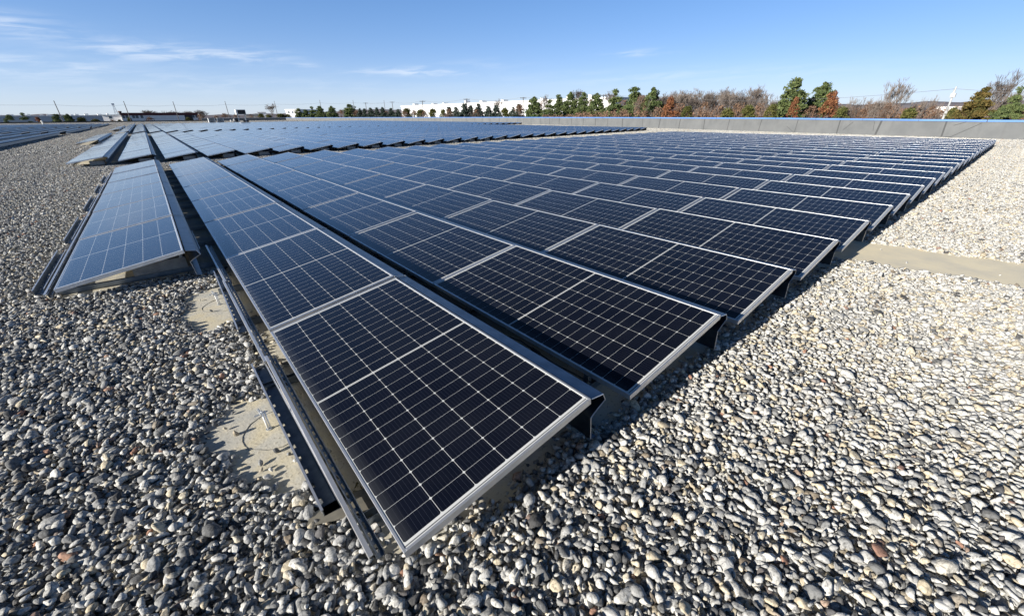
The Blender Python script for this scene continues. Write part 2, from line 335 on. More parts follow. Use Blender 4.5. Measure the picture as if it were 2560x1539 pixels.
def stone(v, rg):
    a = np.array([1.0, rg.uniform(.52, .92), rg.uniform(.36, .7)])
    p = rg.uniform(2.0, 2.7); r = (np.abs(v)**p).sum(1)**(-1/p)
    q = v*r[:, None]
    for _ in range(rg.integers(4, 8)):
        n = rg.normal(size=3); n /= np.linalg.norm(n); h = rg.uniform(.38, .74)
        d = q@n; ex = np.maximum(d-h, 0); q = q-ex[:, None]*n*1.0
    for k in range(3):
        fr = rg.normal(size=3)*2.2; q = q*(1+.055*np.sin(v@fr+rg.uniform(0, 6)))[:, None]
    return q*a
col = bpy.data.collections.new('pebble_shapes')
NV = 18
v2, f2 = ico(3)
v2s, f2s = ico(2)
def np_mesh(name, V, F, m, tint=None):
    me = bpy.data.meshes.new(name); n, k = len(V), len(F)
    me.vertices.add(n); me.vertices.foreach_set('co', np.ascontiguousarray(V, dtype=np.float32).ravel())
    me.loops.add(k*3); me.loops.foreach_set('vertex_index', np.ascontiguousarray(F, dtype=np.int32).ravel())
    me.polygons.add(k); me.polygons.foreach_set('loop_start', np.arange(0, k*3, 3, dtype=np.int32)); me.polygons.foreach_set('loop_total', np.full(k, 3, dtype=np.int32))
    me.polygons.foreach_set('use_smooth', np.ones(k, dtype=bool)); me.materials.append(m)
    if tint is not None:
        a = me.attributes.new('mtint', 'FLOAT', 'POINT'); a.data.foreach_set('value', np.ascontiguousarray(tint, dtype=np.float32))
    me.update(calc_edges=True); return me
for i in range(NV):
    o = bpy.data.objects.new('pebble_a%02d' % i, np_mesh('pebble_a%02d' % i, stone(v2s, rng), f2s, m_grav)); col.objects.link(o)
def rotm(rx, ry, rz):
    cx, sx, cy, sy, cz, sz = np.cos(rx), np.sin(rx), np.cos(ry), np.sin(ry), np.cos(rz), np.sin(rz)
    return np.stack([np.stack([cy*cz, sx*sy*cz-cx*sz, cx*sy*cz+sx*sz], -1), np.stack([cy*sz, sx*sy*sz+cx*cz, cx*sy*sz-sx*cz], -1), np.stack([-sy, sx*cy, cx*cy], -1)], -2)
def scatter(x0, x1, y0, y1, sp, rg):
    nx, ny = max(1, round((x1-x0)/sp)), max(1, round((y1-y0)/sp))
    X, Y = np.meshgrid((np.arange(nx)+.5)*(x1-x0)/nx+x0, (np.arange(ny)+.5)*(y1-y0)/ny+y0)
    return (X+rg.uniform(-.5, .5, X.shape)*sp).ravel(), (Y+rg.uniform(-.5, .5, X.shape)*sp).ravel()
def sizes(n, rg): return np.clip(rg.lognormal(math.log(.0170), .36, n), .007, .040)
def tile(name, sp, size, base, k, pale=0):
    V0, F0 = base; Vs, Fs, Ts = [], [], []
    shapes = [stone(V0, rng) for _ in range(8)]; off = 0
    for layer, (s, zz) in enumerate(((sp, .008), (sp*1.22, .024))):
        x, y = scatter(-size/2, size/2, -size/2, size/2, s, rng); n = len(x)
        Rm = rotm(rng.normal(0, .35, n), rng.normal(0, .35, n), rng.uniform(0, 6.28, n)); sz = sizes(n, rng)*k
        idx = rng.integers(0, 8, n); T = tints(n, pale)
        z = zz*k+rng.uniform(-.006, .008, n)*k
        for j in range(8):
            q = np.where(idx == j)[0]
            P = np.einsum('nij,vj->nvi', Rm[q], shapes[j])*sz[q][:, None, None]+np.stack([x[q], y[q], z[q]], -1)[:, None, :]
            Vs.append(P.reshape(-1, 3)); Fs.append((F0[None]+(np.arange(len(q))*len(V0))[:, None, None]+off).reshape(-1, 3)); Ts.append(np.repeat(T[q], len(V0)))
            off += len(q)*len(V0)
    o = bpy.data.objects.new(name, np_mesh(name, np.concatenate(Vs), np.concatenate(Fs), m_grav, np.concatenate(Ts))); col.objects.link(o)
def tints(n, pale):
    t = rng.random(n); k = rng.random(n) < .72*np.maximum(pale, 0)      # creamier stones right of the rows, and frontal sunlight painted in as paler tints
    t[k] = rng.uniform(.52, .93, k.sum()); d = rng.random(n) < -.45*pale      # greyer stones on the left, and their shaded sides painted in as darker tints
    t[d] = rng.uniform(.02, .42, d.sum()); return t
NT1, NT2 = 6, 4
b1 = ico(2); b0 = ico(1)
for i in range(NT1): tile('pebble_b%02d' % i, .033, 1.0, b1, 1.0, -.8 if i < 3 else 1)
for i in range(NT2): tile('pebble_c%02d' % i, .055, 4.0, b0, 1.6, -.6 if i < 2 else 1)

def wob(t, s): return np.sin(t*7.3+s)*.5+np.sin(t*17.1+s*2.1)*.3+np.sin(t*41+s*3.7)*.25
def excluded(x, y, rg):
    n = rg.normal(0, .025, len(x))
    e = (x > -.02+n) & (y > .10+.06*wob(x, 1)+n) & (y < 16.9+n)
    e |= (x > -.13+n) & (x < .1) & (y > .42+.05*wob(x*3, 5)) & (y < 4.15) & (rg.random(len(x)) > np.where((y > 1.72) & (y < 2.75), .5, .06))
    e |= (x > -1.30+n) & (x < .2) & (y > 4.55+.05*wob(x, 2)+n) & (y < 16.9+n)
    for cx, cy, a, b, s in ((-.20, 1.21, .27, .43, 0.0), (-.20, 3.30, .29, .52, 2.0)):
        th = np.arctan2((y-cy)/b, (x-cx)/a); r = np.hypot((x-cx)/a, (y-cy)/b)
        e |= (r < 1+.13*np.sin(3*th+s)+.09*np.sin(7*th+2*s)+n*2) & (x < 0)
    e |= (x > 5.5-.218*y+.05*wob(y, 3)+n) & (x < 6.56-.184*y+.05*wob(y, 4)+n) & (y < .3)
    return e
def infrustum(x, y, m=.18, z=0):
    d = np.stack([x-CAM[0], y-CAM[1], np.full_like(x, z-CAM[2])], -1); k = d@fw
    a = d@rt/np.maximum(k, .05)*FPX/1280; b = d@up/np.maximum(k, .05)*FPX/769.5
    return (k > .2) & (np.abs(a) < 1+m) & (b > -1-m*1.5)
pts, rots, scls, ids, tin = [], [], [], [], []
NR = 5.4
for sp, zz in ((.0208, .000), (.0262, .010), (.0315, .026)):
    for rect in ((-4.5, 5.2, -2.6, 6.0), (5.2, 9.5, -3.0, .3)):
        x, y = scatter(*rect, sp, rng)
        k = infrustum(x, y) & ~excluded(x, y, rng)
        if rect[0] < 0: k &= np.hypot(x-CAM[0], y-CAM[1]) < NR
        x, y = x[k], y[k]; n = len(x); s = sizes(n, rng)
        z = zz+rng.uniform(-.006, .008, n)
        e = excluded(x+.06, y, rng) | excluded(x-.06, y, rng) | excluded(x, y+.06, rng) | excluded(x, y-.06, rng)   # the heap thins out to one layer at its edges
        z[e] -= .014
        pts.append(np.stack([x, y, z], -1)); rots.append(np.stack([rng.normal(0, .38, n), rng.normal(0, .38, n), rng.uniform(0, 6.28, n)], -1))
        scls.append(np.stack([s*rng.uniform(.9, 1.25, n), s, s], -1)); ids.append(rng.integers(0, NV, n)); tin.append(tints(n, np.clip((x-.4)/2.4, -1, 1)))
# a few loose stones on the bare patches
lx = np.array([-.44, -.40, -.36, -.31, -.27, -.22, -.30, -.16, -.18, -.35, -.12, -.09, -.05, -.03, -.33, -.28, -.22, 5.9, 6.1, 6.3, .05, .2, .35, .5, .12, .62, .8, .3])
ly = np.array([1.45, 1.38, 1.3, .93, .9, 1.02, .98, .88, .95, 1.5, 3.0, .55, 1.95, 2.3, 3.55, 3.2, 3.62, -.5, -1.2, -.2, .2, .26, .18, .22, .33, .17, .2, .3])
n = len(lx); pts.append(np.stack([lx, ly, np.full(n, .012)], -1)); rots.append(rng.uniform(-.5, 6, (n, 3))); scls.append(np.repeat(rng.uniform(.012, .024, (n, 1)), 3, 1)); ids.append(rng.integers(0, NV, n)); tin.append(rng.random(n))
def fill(x0, x1, y0, y1):
    for lod in (0, 1):
        T = 1.0 if lod == 0 else 4.0
        x, y = scatter(x0, x1, y0, y1, T, np.random.default_rng(1)); nx, ny = max(1, round((x1-x0)/T)), max(1, round((y1-y0)/T))
        X, Y = np.meshgrid((np.arange(nx)+.5)*(x1-x0)/nx+x0, (np.arange(ny)+.5)*(y1-y0)/ny+y0); x, y = X.ravel(), Y.ravel()
        d = np.hypot(x-CAM[0], y-CAM[1])
        k = (infrustum(x, y, .25) | (d < 3)) & ((d < 30) if lod == 0 else (d >= 30-2))
        k &= ~((d < NR-.75)); k &= ~((x > 4.6) & (x < 9.1) & (y > -2.6) & (y < .3))
        k &= ~excluded_strip(x, y)
        x, y = x[k], y[k]; n = len(x)
        sx, sy = (x1-x0)/nx/T*1.02, (y1-y0)/ny/T*1.02
        q = rng.integers(0, 2, n)*math.pi
        pts.append(np.stack([x, y, rng.uniform(-.002, .002, n)], -1)); rots.append(np.stack([0*q, 0*q, q], -1))
        scls.append(np.stack([np.full(n, sx), np.full(n, sy), np.ones(n)], -1))
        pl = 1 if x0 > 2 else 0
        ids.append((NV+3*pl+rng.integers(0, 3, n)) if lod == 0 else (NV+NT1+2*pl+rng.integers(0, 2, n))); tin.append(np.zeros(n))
def excluded_strip(x, y): return (x > 5.6-.218*y) & (x < 6.4-.184*y) & (y < -2.5)
for r in ((-34.35, -1.35, -3.95, 17.05), (-34.65, -2.65, 17.05, 36.05), (-6.9, -3.9, 36, 54), (-34, 50, 53.9, 57.9), (-2.65, 38.65, 17.0, 20.9), (9, 38.65, 20.9, 25), (-4.0, -2.6, 34, 36.3), (5, 45, -14.0, .02), (30.5, 52.5, .02, 19.7), (38.6, 54.6, 19.7, 53.9), (-6.8, -2.75, 58, 134), (-58, 54, 134, 238)): fill(*r)
pts = np.concatenate(pts); rots = np.concatenate(rots); scls = np.concatenate(scls); ids = np.concatenate(ids); tin = np.concatenate(tin)
print('gravel instances', len(pts))
me = bpy.data.meshes.new('roof_gravel'); me.vertices.add(len(pts)); me.vertices.foreach_set('co', pts.astype(np.float32).ravel())
def att(n, t, arr, key): a = me.attributes.new(n, t, 'POINT'); a.data.foreach_set(key, np.ascontiguousarray(arr).ravel())
att('rot', 'FLOAT_VECTOR', rots.astype(np.float32), 'vector'); att('scl', 'FLOAT_VECTOR', scls.astype(np.float32), 'vector')
att('idx', 'INT', ids.astype(np.int32), 'value'); att('tint', 'FLOAT', tin.astype(np.float32), 'value')
me.materials.append(m_grav); me.update()
go = tag(link('roof_gravel', me), 'loose grey, white and tan rounded stones spread over the flat roof', 'gravel', kind='stuff')
ng = bpy.data.node_groups.new('scatter_gravel', 'GeometryNodeTree')
ng.interface.new_socket('Geometry', in_out='INPUT', socket_type='NodeSocketGeometry'); ng.interface.new_socket('Geometry', in_out='OUTPUT', socket_type='NodeSocketGeometry')
gi = ng.nodes.new('NodeGroupInput'); gou = ng.nodes.new('NodeGroupOutput')
ci = ng.nodes.new('GeometryNodeCollectionInfo'); ci.inputs['Collection'].default_value = col; ci.inputs['Separate Children'].default_value = True; ci.inputs['Reset Children'].default_value = True
ip = ng.nodes.new('GeometryNodeInstanceOnPoints'); ip.inputs['Pick Instance'].default_value = True
def nat(n, t): a = ng.nodes.new('GeometryNodeInputNamedAttribute'); a.data_type = t; a.inputs['Name'].default_value = n; return a.outputs[0]
er = ng.nodes.new('FunctionNodeEulerToRotation'); ng.links.new(nat('rot', 'FLOAT_VECTOR'), er.inputs[0])
ng.links.new(gi.outputs[0], ip.inputs['Points']); ng.links.new(ci.outputs[0], ip.inputs['Instance']); ng.links.new(nat('idx', 'INT'), ip.inputs['Instance Index'])
ng.links.new(er.outputs[0], ip.inputs['Rotation']); ng.links.new(nat('scl', 'FLOAT_VECTOR'), ip.inputs['Scale']); ng.links.new(ip.outputs[0], gou.inputs[0])
md = go.modifiers.new('scatter', 'NODES'); md.node_group = ng
# ------------------------------------------------------------------ solar panels
TILT, PITCH, H0, GAP = .1686, 1.3272, .1754, .02
CT, ST = math.cos(TILT), math.sin(TILT)
def frame_mesh():
    mb = MB(); lip, z0 = .011, -PT
    # local: x up the slope, y along the row; four extrusions butted end to end
    for (x0, x1, y0, y1) in ((0, lip, 0, PL), (PW-lip, PW, 0, PL), (lip, PW-lip, 0, lip), (lip, PW-lip, PL-lip, PL)):
        mb.box(x0, x1, y0, y1, z0, 0)
    me = bevel(mb.mesh('frame', m_alu), .0012)
    return me
def cells_mesh():
    mb = MB(); e = .011; z = -.0025
    mb.quad([(e, e, z), (PW-e, e, z), (PW-e, PL-e, z), (e, PL-e, z)], 0, [(e, e), (e, PW-e), (PL-e, PW-e), (PL-e, e)])
    mb.quad([(e, e, z-.006), (e, PL-e, z-.006), (PW-e, PL-e, z-.006), (PW-e, e, z-.006)], 1)
    return mb.mesh('solar_cells', [m_cell, m_white])
fr_me, ce_me = frame_mesh(), cells_mesh()
DP = [(.992, .326), (1.080, .311), (1.103, .266), (1.070, .250), (1.022, .222), (1.0, .206), (1.006, .15), (1.015, .06), (1.06, .05)]
def deflector_mesh():
    mb = MB(); th = .003; n = len(DP)
    nr = []
    for i in range(n):
        a = Vector(DP[max(0, i-1)]); b = Vector(DP[min(n-1, i+1)]); d = (b-a).normalized(); nr.append((-d.y*th, d.x*th))
    for y in (.004, PL+GAP-.004):
        for (x, z), (ax, az_) in zip(DP, nr): mb.v.append((x, y, z)); mb.v.append((x+ax, y, z+az_))
    k = 2*n
    for i in range(n-1):
        a = 2*i
        mb.f += [[a, a+2, k+a+2, k+a], [a+1, k+a+1, k+a+3, a+3], [a, a+1, a+3, a+2], [k+a, k+a+2, k+a+3, k+a+1]]; mb.m += [0]*4
    mb.f += [[0, k, k+1, 1], [2*n-2, 2*n-1, k+2*n-1, k+2*n-2]]; mb.m += [0, 0]
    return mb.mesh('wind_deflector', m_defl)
de_me = deflector_mesh()
def glint_mesh():  # bright beads added as sun glint on the sheet's cut edge and bend
    mb = MB(); y = .003
    for p_, q_ in zip(DP[:-1], DP[1:-1]): mb.tube((p_[0], y, p_[1]), (q_[0], y, q_[1]), .0026, n=5)
    mb.tube((DP[1][0]+.001, .004, DP[1][1]), (DP[1][0]+.001, PL+GAP-.004, DP[1][1]), .0017, n=5)
    return mb.mesh('edge_glint', m_alu)
glint_me = glint_mesh()
mb = MB(); mb.box(-.2, .2, -.1, .1, 0, .1); ba_me = bevel(mb.mesh('ballast_block', m_conc), .006)
mb = MB(); mb.box(-.014, .014, -.02, .02, 0, .004); mb.tube((0, 0, .004), (0, 0, .012), .006, n=6); cl_me = mb.mesh('mid_clamp', m_zinc)

def jit(k, s): return float(np.clip(rng.normal(0, s), -2*s, 2*s))
def panel(x, y, label, group):
    t = empty('solar_panel', (x, y, 0), label, 'solar panel', group)
    rot = (jit(0, .0022), -TILT+jit(0, .0028), jit(0, .0006)); loc = (0, 0, H0+jit(0, .002))
    for nm, me in (('frame', fr_me), ('solar_cells', ce_me)):
        o = link(nm, me, t, loc); o.rotation_euler = rot
    return t
rowsA = [(-1.300, 4.21, 6, 'short set-back row at far left')]+[(i*PITCH, 0.0, 8, ORD[i]+' long row from the left') for i in range(23)]
nA = 0
for r, (x, y0, n, rn) in enumerate(rowsA):
    for j in range(n):
        panel(x, y0+j*(PL+GAP)+(jit(0, .004) if r else 0), 'dark solar panel, %s from the near end, %s' % (ORD[j], rn), 'solar panels of the front block'); nA += 1
# deflectors behind the rows of the front block (those the photo shows)
for r, (x, y0, n, rn) in enumerate(rowsA):
    for j in range(n if r < 3 else 1):
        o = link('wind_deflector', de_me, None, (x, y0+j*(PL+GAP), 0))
        link('edge_glint', glint_me, o)
        tag(o, 'bent galvanised wind deflector behind %s panel of the %s' % (ORD[j], rn), 'wind deflector', 'wind deflectors of the front block')
# ballast blocks near the row ends
blk = [(0, .74, 4.6), (1, .70, .62), (2, .74, .24), (3, .72, .5), (4, .74, .3), (5, .74, .42), (6, .72, .35)]
for (r, bx, by) in blk:
    o = link('ballast_block', ba_me, None, (rowsA[r][0]+bx-(.02 if r else 0), by+.1, .052)); o.rotation_euler.z = jit(0, .02)
    if r == 0: o.scale = (1.15, 1, 1.2)
    tag(o, 'grey concrete ballast block under near end of the %s' % rowsA[r][3], 'ballast block', 'ballast blocks under the front rows')
# base rails crossing under all rows, with welded feet for the panels
def rail(y, x0, x1, label):
    mb = MB(); mb.box(x0, x1, -.022, .022, .004, .006)
    mb.box(x0, x1, -.022, -.019, .006, .05); mb.box(x0, x1, .019, .022, .006, .05)
    for r, (x, ya, n, _) in enumerate(rowsA):
        if x < x0 or x > x1 or y < ya or y > ya+n*(PL+GAP): continue
        mb.box(x+.03, x+.06, -.018, .018, .0065, H0-.034); mb.box(x+.92, x+.95, -.018, .018, .0065, H0+.92*ST/CT-.042)
    o = link('base_rail', mb.mesh('base_rail', m_galv), None, (0, y, 0)); return tag(o, label, 'rail', 'base rails under the front block')
for k in range(12):
    y = 4.62+k*1.057
    rail(y, -1.46, 30.9, 'galvanised base rail, %s from the front, crossing between the two leftmost rows' % ORD[k])
for k, y in enumerate((.33, 1.62, 2.70, 3.62)):
    rail(y, -.17 if k else -.10, 30.9, 'galvanised base rail end, %s from the near corner, under first long row' % ORD[k])
# slotted channel segments (tray) lying on the rail ends
def channel(x, y0, y1, z, wdt, h, label, slots=True, rz=0.0, name='cable_channel'):
    t = empty(name, (x, y0, z), label, 'cable tray', 'cable channels along the rows', rz)
    Ln = y1-y0; mb = MB()
    mb.box(-wdt/2, -wdt/2+.003, 0, Ln, 0, h); mb.box(wdt/2-.003, wdt/2, 0, Ln, 0, h)
    link('flange', mb.mesh('flange', m_galv), t)
    mb = MB(); mb.box(-wdt/2-.006, -wdt/2+.004, 0, Ln, h+.0002, h+.003); mb.box(wdt/2-.003, wdt/2+.003, 0, Ln, h+.0002, h+.003); mb.box(-wdt/2-.005, -wdt/2-.003, 0, Ln, h-.012, h)
    link('lip', mb.mesh('lip', m_alu), t)
    mb = MB(); i = wdt/2-.003
    if slots:
        y = 0.0
        mb.box(-i, -i*.8, 0, Ln, 0, .002); mb.box(-i*.5, i, 0, Ln, 0, .002)
        while y < Ln-.07: mb.box(-i*.8, -i*.5, y, y+.075, 0, .002); y += .105
    else: mb.box(-i, i, 0, Ln, 0, .002)
    link('web', mb.mesh('web', m_galvd), t); return t
channel(-.121, .455, 1.90, .032, .07, .036, 'galvanised slotted channel beside first long row, nearest the camera', rz=.010)
channel(-.125, 2.52, 4.22, .032, .07, .036, 'galvanised slotted channel beside first long row, next to farther bare patch', rz=-.014)
channel(-.20, 5.1, 6.25, .055, .06, .05, 'short slotted channel in shade between the two leftmost rows', rz=0)
for j, (y0, y1) in enumerate(((4.62, 6.27), (6.85, 8.65), (9.5, 11.2), (12.0, 13.3), (14.0, 15.6))):
    channel(-1.475, y0, y1, .04, .075, .05, 'steel channel outside the short left row, %s from the front' % ORD[j])
def strut(x, y0, y1, z, label, rz=0.0):
    t = empty('strut_rail', (x, y0, z), label, 'strut', 'slotted struts along the rows', rz); Ln = y1-y0
    mb = MB(); mb.box(-.021, -.004, 0, Ln, .021, .0235); mb.box(-.021, -.0185, 0, Ln, 0, .021); link('flange', mb.mesh('flange', m_alu), t)
    mb = MB(); y = 0.0
    mb.box(.0045, .008, 0, Ln, -.016, .021); mb.box(.008, .016, 0, Ln, -.016, -.0135); mb.box(.0255, .033, 0, Ln, -.016, -.0135)
    while y < Ln-.03: mb.box(.016, .0255, y, y+.022, -.016, -.0135); y += .062
    mb.box(.033, .036, 0, Ln, -.016, .010)
    link('slotted_web', mb.mesh('slotted_web', m_galv), t); return t
strut(-.068, .12, 1.90, .072, 'long slotted strut beside first long row, end nearest the camera')
strut(-.084, 1.84, 3.75, .068, 'middle slotted strut beside first long row', .002)
strut(-.078, 3.68, 5.3, .072, 'slotted strut running into the shade behind first long row', .004)
strut(-1.395, 4.40, 10.3, .07, 'near slotted strut along outer edge of the short left row')
strut(-1.395, 10.35, 16.6, .07, 'far slotted strut along outer edge of the short left row')
# threaded anchor posts welded to the bare patches, with the heat-welded seam ring round them
m_ring = mat('weld_bead', (.22, .21, .18), .8)
def anchor(x, y, label):
    t = empty('roof_anchor', (x, y, 0), label, 'anchor')
    mb = MB(); mb.tube((0, 0, 0), (0, 0, .004), .016, n=14); link('base_plate', mb.mesh('base_plate', m_zinc), t)
    mb = MB(); mb.tube((-.004, 0, .006), (-.008, .004, .125), .0055, n=10); mb.tube((.008, 0, .006), (.005, .004, .12), .004, n=8); link('post', mb.mesh('post', m_white, True), t)
    mb = MB(); mb.tube((-.045, .004, .108), (.02, .004, .112), .0045, n=8); mb.tube((-.012, -.002, .112), (-.02, .02, .135), .006, n=6); link('bolt', mb.mesh('bolt', m_zinc), t)
    mb = MB(); P = []
    for i in range(17):
        a = math.pi*(.36+1.28*i/16); P.append((.03+.150*math.cos(a)*(1+.1*math.cos(2*a))+rng.normal(0, .0025), -.02+.17*math.sin(a)+rng.normal(0, .0025), -.0002+rng.uniform(0, .001)))
    for p, q in zip(P, P[1:]): mb.tube(p, q, rng.uniform(.0016, .003), n=5, cap=False)
    link('weld_ring', mb.mesh('weld_ring', m_ring), t)
anchor(-.215, 1.235, 'white threaded anchor post on the nearest bare roof patch')
anchor(-.205, 3.34, 'white threaded anchor post on the farther bare roof patch')
# thin cable clips hooked over the deflectors at each joint of the first rows
m_wire = mat('pale_wire', (.62, .63, .62), .5)
for r in (0, 1):
    x, y0, n, rn = rowsA[r]
    for j in range(1, n):
        y = y0+j*(PL+GAP)-.03; mb = MB(); P = [(.97, 0, .345), (1.0, .01, .335), (1.075, .03, .322), (1.10, .02, .29), (1.085, .0, .25)]
        for p, q in zip(P, P[1:]): mb.tube(p, q, .0028, n=5)
        tag(link('wire_clip', mb.mesh('wire_clip', m_wire), None, (x, y, 0)), 'thin pale wire clip on %s joint behind the %s' % (ORD[j-1], rn), 'wire clip', 'wire clips on the deflectors')
# black module leads sagging below the low edge, with their plug connectors
for r in (2, 3):
    t = empty('module_lead', (rowsA[r][0], 0, 0), 'black sagging cable with plugs under the %s' % rowsA[r][3], 'cable', 'module leads under the rows')
    mb, kb2 = MB(), MB(); prev_ = None
    for i in range(97):
        y = .25+i*.16; z = .105+.02*math.cos(i*1.57)+.006*math.sin(i*.9); c_ = (-.012+.012*math.sin(i*.7), y, z)
        if prev_: mb.tube(prev_, c_, .0045, n=5, cap=False)
        if i % 7 == 3: kb2.tube((c_[0], y-.03, z), (c_[0], y+.03, z), .011, n=8); kb2.box(c_[0]-.016, c_[0]+.004, y+.032, y+.05, z-.012, z+.012)
        prev_ = c_
    link('lead', mb.mesh('lead', m_dark), t); link('connector', kb2.mesh('connector', m_dark), t)
mb = MB(); P = [(-.225, .455), (-.12, .405), (.03, .36), (.03, .485), (-.09, .505), (-.20, .50)]; n = len(P)
mb.v = [(x, y, z) for z in (.030, .034) for x, y in P]; mb.f = [list(range(n, 2*n)), list(range(n))[::-1]]+[[i, (i+1) % n, n+(i+1) % n, n+i] for i in range(n)]; mb.m = [0]*len(mb.f)
m_pad = noisy(mat('grey_rubber', rough=.8), (.10, .10, .09), (.20, .18, .14), 8)
tag(link('rubber_pad', mb.mesh('rubber_pad', m_pad)), 'thin grey rubber pad lying under the near end of the tray', 'pad')
# moss growing at the near end of the tray
m_moss = noisy(mat('dry_moss', rough=1, spec=.1), (.10, .085, .02), (.26, .21, .06), 40)
mb = MB()
for i in range(420):
    x, y = rng.normal(.0, .022), rng.normal(.43, .045); h = rng.uniform(.008, .026); a = rng.uniform(0, 6.28); c, s = math.cos(a)*.005, math.sin(a)*.005
    mb.quad([(x-c, y-s, 0), (x+c, y+s, 0), (x+rng.normal(0, .01), y+rng.normal(0, .01), h)])
tag(link('moss_patch', mb.mesh('moss_patch', m_moss)), 'dry yellow-green moss beside the near tray end', 'moss', kind='stuff')
# pebbles of the near crop aside, a roof drain pad
# ---- second block: its nearest panels one by one, the rest as one mass
cand = []
for k in range(-3, 29):
    x = k*PITCH if k > -3 else -3.75; y0 = 36.4 if k == -3 else 19.75+.15*max(k, 0); n = 8 if k == -3 else 16
    for j in range(n): cand.append((math.hypot(x+.5-CAM[0], y0+(j+.5)*(PL+GAP)-CAM[1]), k, j, x, y0+j*(PL+GAP)))
cand.sort(); near, rest = cand[:300-nA], cand[300-nA:]
for d, k, j, x, y in near:
    panel(x, y, 'solar panel, %s from near end, %s row from left in block beyond gravel gap' % (ORD[j], ORD[k+2]), 'solar panels of the second block')
for k in range(-2, 29):
    x = k*PITCH; y0 = 19.75+.15*max(k, 0)
    for j in range(4 if k < 2 else 1):
        tag(link('wind_deflector', de_me, None, (x, y0+j*(PL+GAP), 0)), 'wind deflector at %s panel, %s row of block beyond gravel gap' % (ORD[j], ORD[k+2]), 'wind deflector', 'wind deflectors of the second block')
    if k < 14:
        o = link('ballast_block', ba_me, None, (x+.76, y0+.30, .052)); o.scale = (1.0, 1, 1.35)
        tag(o, 'dark ballast block under near end of %s row, block beyond gravel gap' % ORD[k+2], 'ballast block', 'ballast blocks of the second block')
mass = [(x, y) for _, _, _, x, y in rest]
for k in range(-2, 39):
    for j in range(36): mass.append((k*PITCH, 58+j*(PL+GAP)))
mass += [(-3.75, y0+j*(PL+GAP)) for y0, n in ((73, 5), (88, 6)) for j in range(n)]
Lrows = []
for (y0, n) in ((31.0, 15), (66.0, 14), (99.0, 24)):
    for k in range(30):
        Lrows.append((-7.9-k*PITCH-(.15 if y0 < 60 else 0), y0, n))
        for j in range(n): mass.append((Lrows[-1][0], y0+j*(PL+GAP)))
fm, cm = MB(), MB(); e = .011
for (x, y) in mass:
    t = TILT+jit(0, .003); c, s = math.cos(t), math.sin(t); zz = H0+jit(0, .003); ya = jit(0, .002)
    def P(a, b, h=0): return (x+a*c-h*s, y+b, zz+a*s+h*c+ya*(b-1))
    if abs(x) < 60:
        b = len(fm.v)
        fm.v += [P(0, 0), P(PW, 0), P(PW, PL), P(0, PL), P(e, e), P(PW-e, e), P(PW-e, PL-e), P(e, PL-e), P(0, 0, -PT), P(PW, 0, -PT), P(PW, PL, -PT), P(0, PL, -PT)]
        for f in ((0, 1, 5, 4), (1, 2, 6, 5), (2, 3, 7, 6), (3, 0, 4, 7), (0, 8, 9, 1), (1, 9, 10, 2), (2, 10, 11, 3), (3, 11, 8, 0)): fm.f.append([b+i for i in f]); fm.m.append(1)
        b = len(fm.v); fm.v += [P(e, e, -.002), P(PW-e, e, -.002), P(PW-e, PL-e, -.002), P(e, PL-e, -.002)]
        fm.f.append([b, b+1, b+2, b+3]); fm.m.append(0); fm.uv[len(fm.f)-1] = [(e, e), (e, PW-e), (PL-e, PW-e), (PL-e, e)]
tag(link('distant_solar_panels', fm.mesh('distant_solar_panels', [m_cell, m_alu])), 'thousands of pale solar panels filling the roof in the distance', 'solar panels', kind='stuff')
# their deflector backs, row after row
dm = MB()
def backs(x, y0, n):
    b = len(dm.v); Y = (y0, y0+n*(PL+GAP))
    for yy in Y:
        for p in DP: dm.v.append((x+p[0], yy, p[1]))
    k = len(DP)
    for i in range(k-1): dm.f.append([b+i, b+i+1, b+k+i+1, b+k+i]); dm.m.append(0)
for (x, y0, n) in Lrows: backs(x, y0, n)
for k in range(-2, 39): backs(k*PITCH, 58, 36)
for k in range(-2, 29):
    j = 4 if k < 2 else 1; backs(k*PITCH, 19.75+.15*max(k, 0)+j*(PL+GAP), 16-j)
backs(-3.75, 36.4, 8); backs(-3.75, 73, 5); backs(-3.75, 88, 6)
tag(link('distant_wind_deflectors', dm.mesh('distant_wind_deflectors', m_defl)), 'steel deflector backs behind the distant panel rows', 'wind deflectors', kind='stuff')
# ------------------------------------------------------------------ rooftop equipment far away
def vent(x, y, label):
    t = empty('roof_vent', (x, y, 0), label, 'roof vent', 'vents on the far roof')
    mb = MB(); mb.box(-.85, .85, -.6, .6, 0, 1.35); link('housing', mb.mesh('housing', m_white), t)
    mb = MB()
    for i in range(7): mb.box(-.7, .7, -.64, -.602, .14+i*.165, .24+i*.165)
    mb.box(-.9, .9, -.65, .65, 1.352, 1.42); link('louvre', mb.mesh('louvre', m_dark), t)
    mb = MB(); mb.box(.852, .88, -.55, .55, .1, 1.25); link('side_panel', mb.mesh('side_panel', m_dark), t)
vent(16.3, 163, 'white roof vent with black louvres, left one of the pair')
vent(18.6, 163, 'white roof vent with black louvres, right one of the pair')
t = empty('air_handler', (25.6, 170, 0), 'boxy air handling unit raised on a steel stand by the far wall', 'air handler')
mb = MB(); mb.box(-1.4, 1.4, -.9, .9, 2.3, 3.75); link('cabinet', mb.mesh('cabinet', m_white), t)
mb = MB(); mb.box(-.9, 1.3, -.94, -.902, 2.4, 3.65); link('intake_grille', mb.mesh('intake_grille', m_dark), t)
mb = MB()
for x in (-1, 1):
    for y in (-.6, .6): mb.box(x-.07, x+.07, y-.07, y+.07, 0, 2.298)
link('stand', mb.mesh('stand', m_zinc), t)
mb = MB(); mb.box(-2.2, -1.3, -.6, .6, 0, 1.25); mb.box(.3, 1.7, -.6, .6, 0, .5); link('base_unit', mb.mesh('base_unit', m_dark), t)
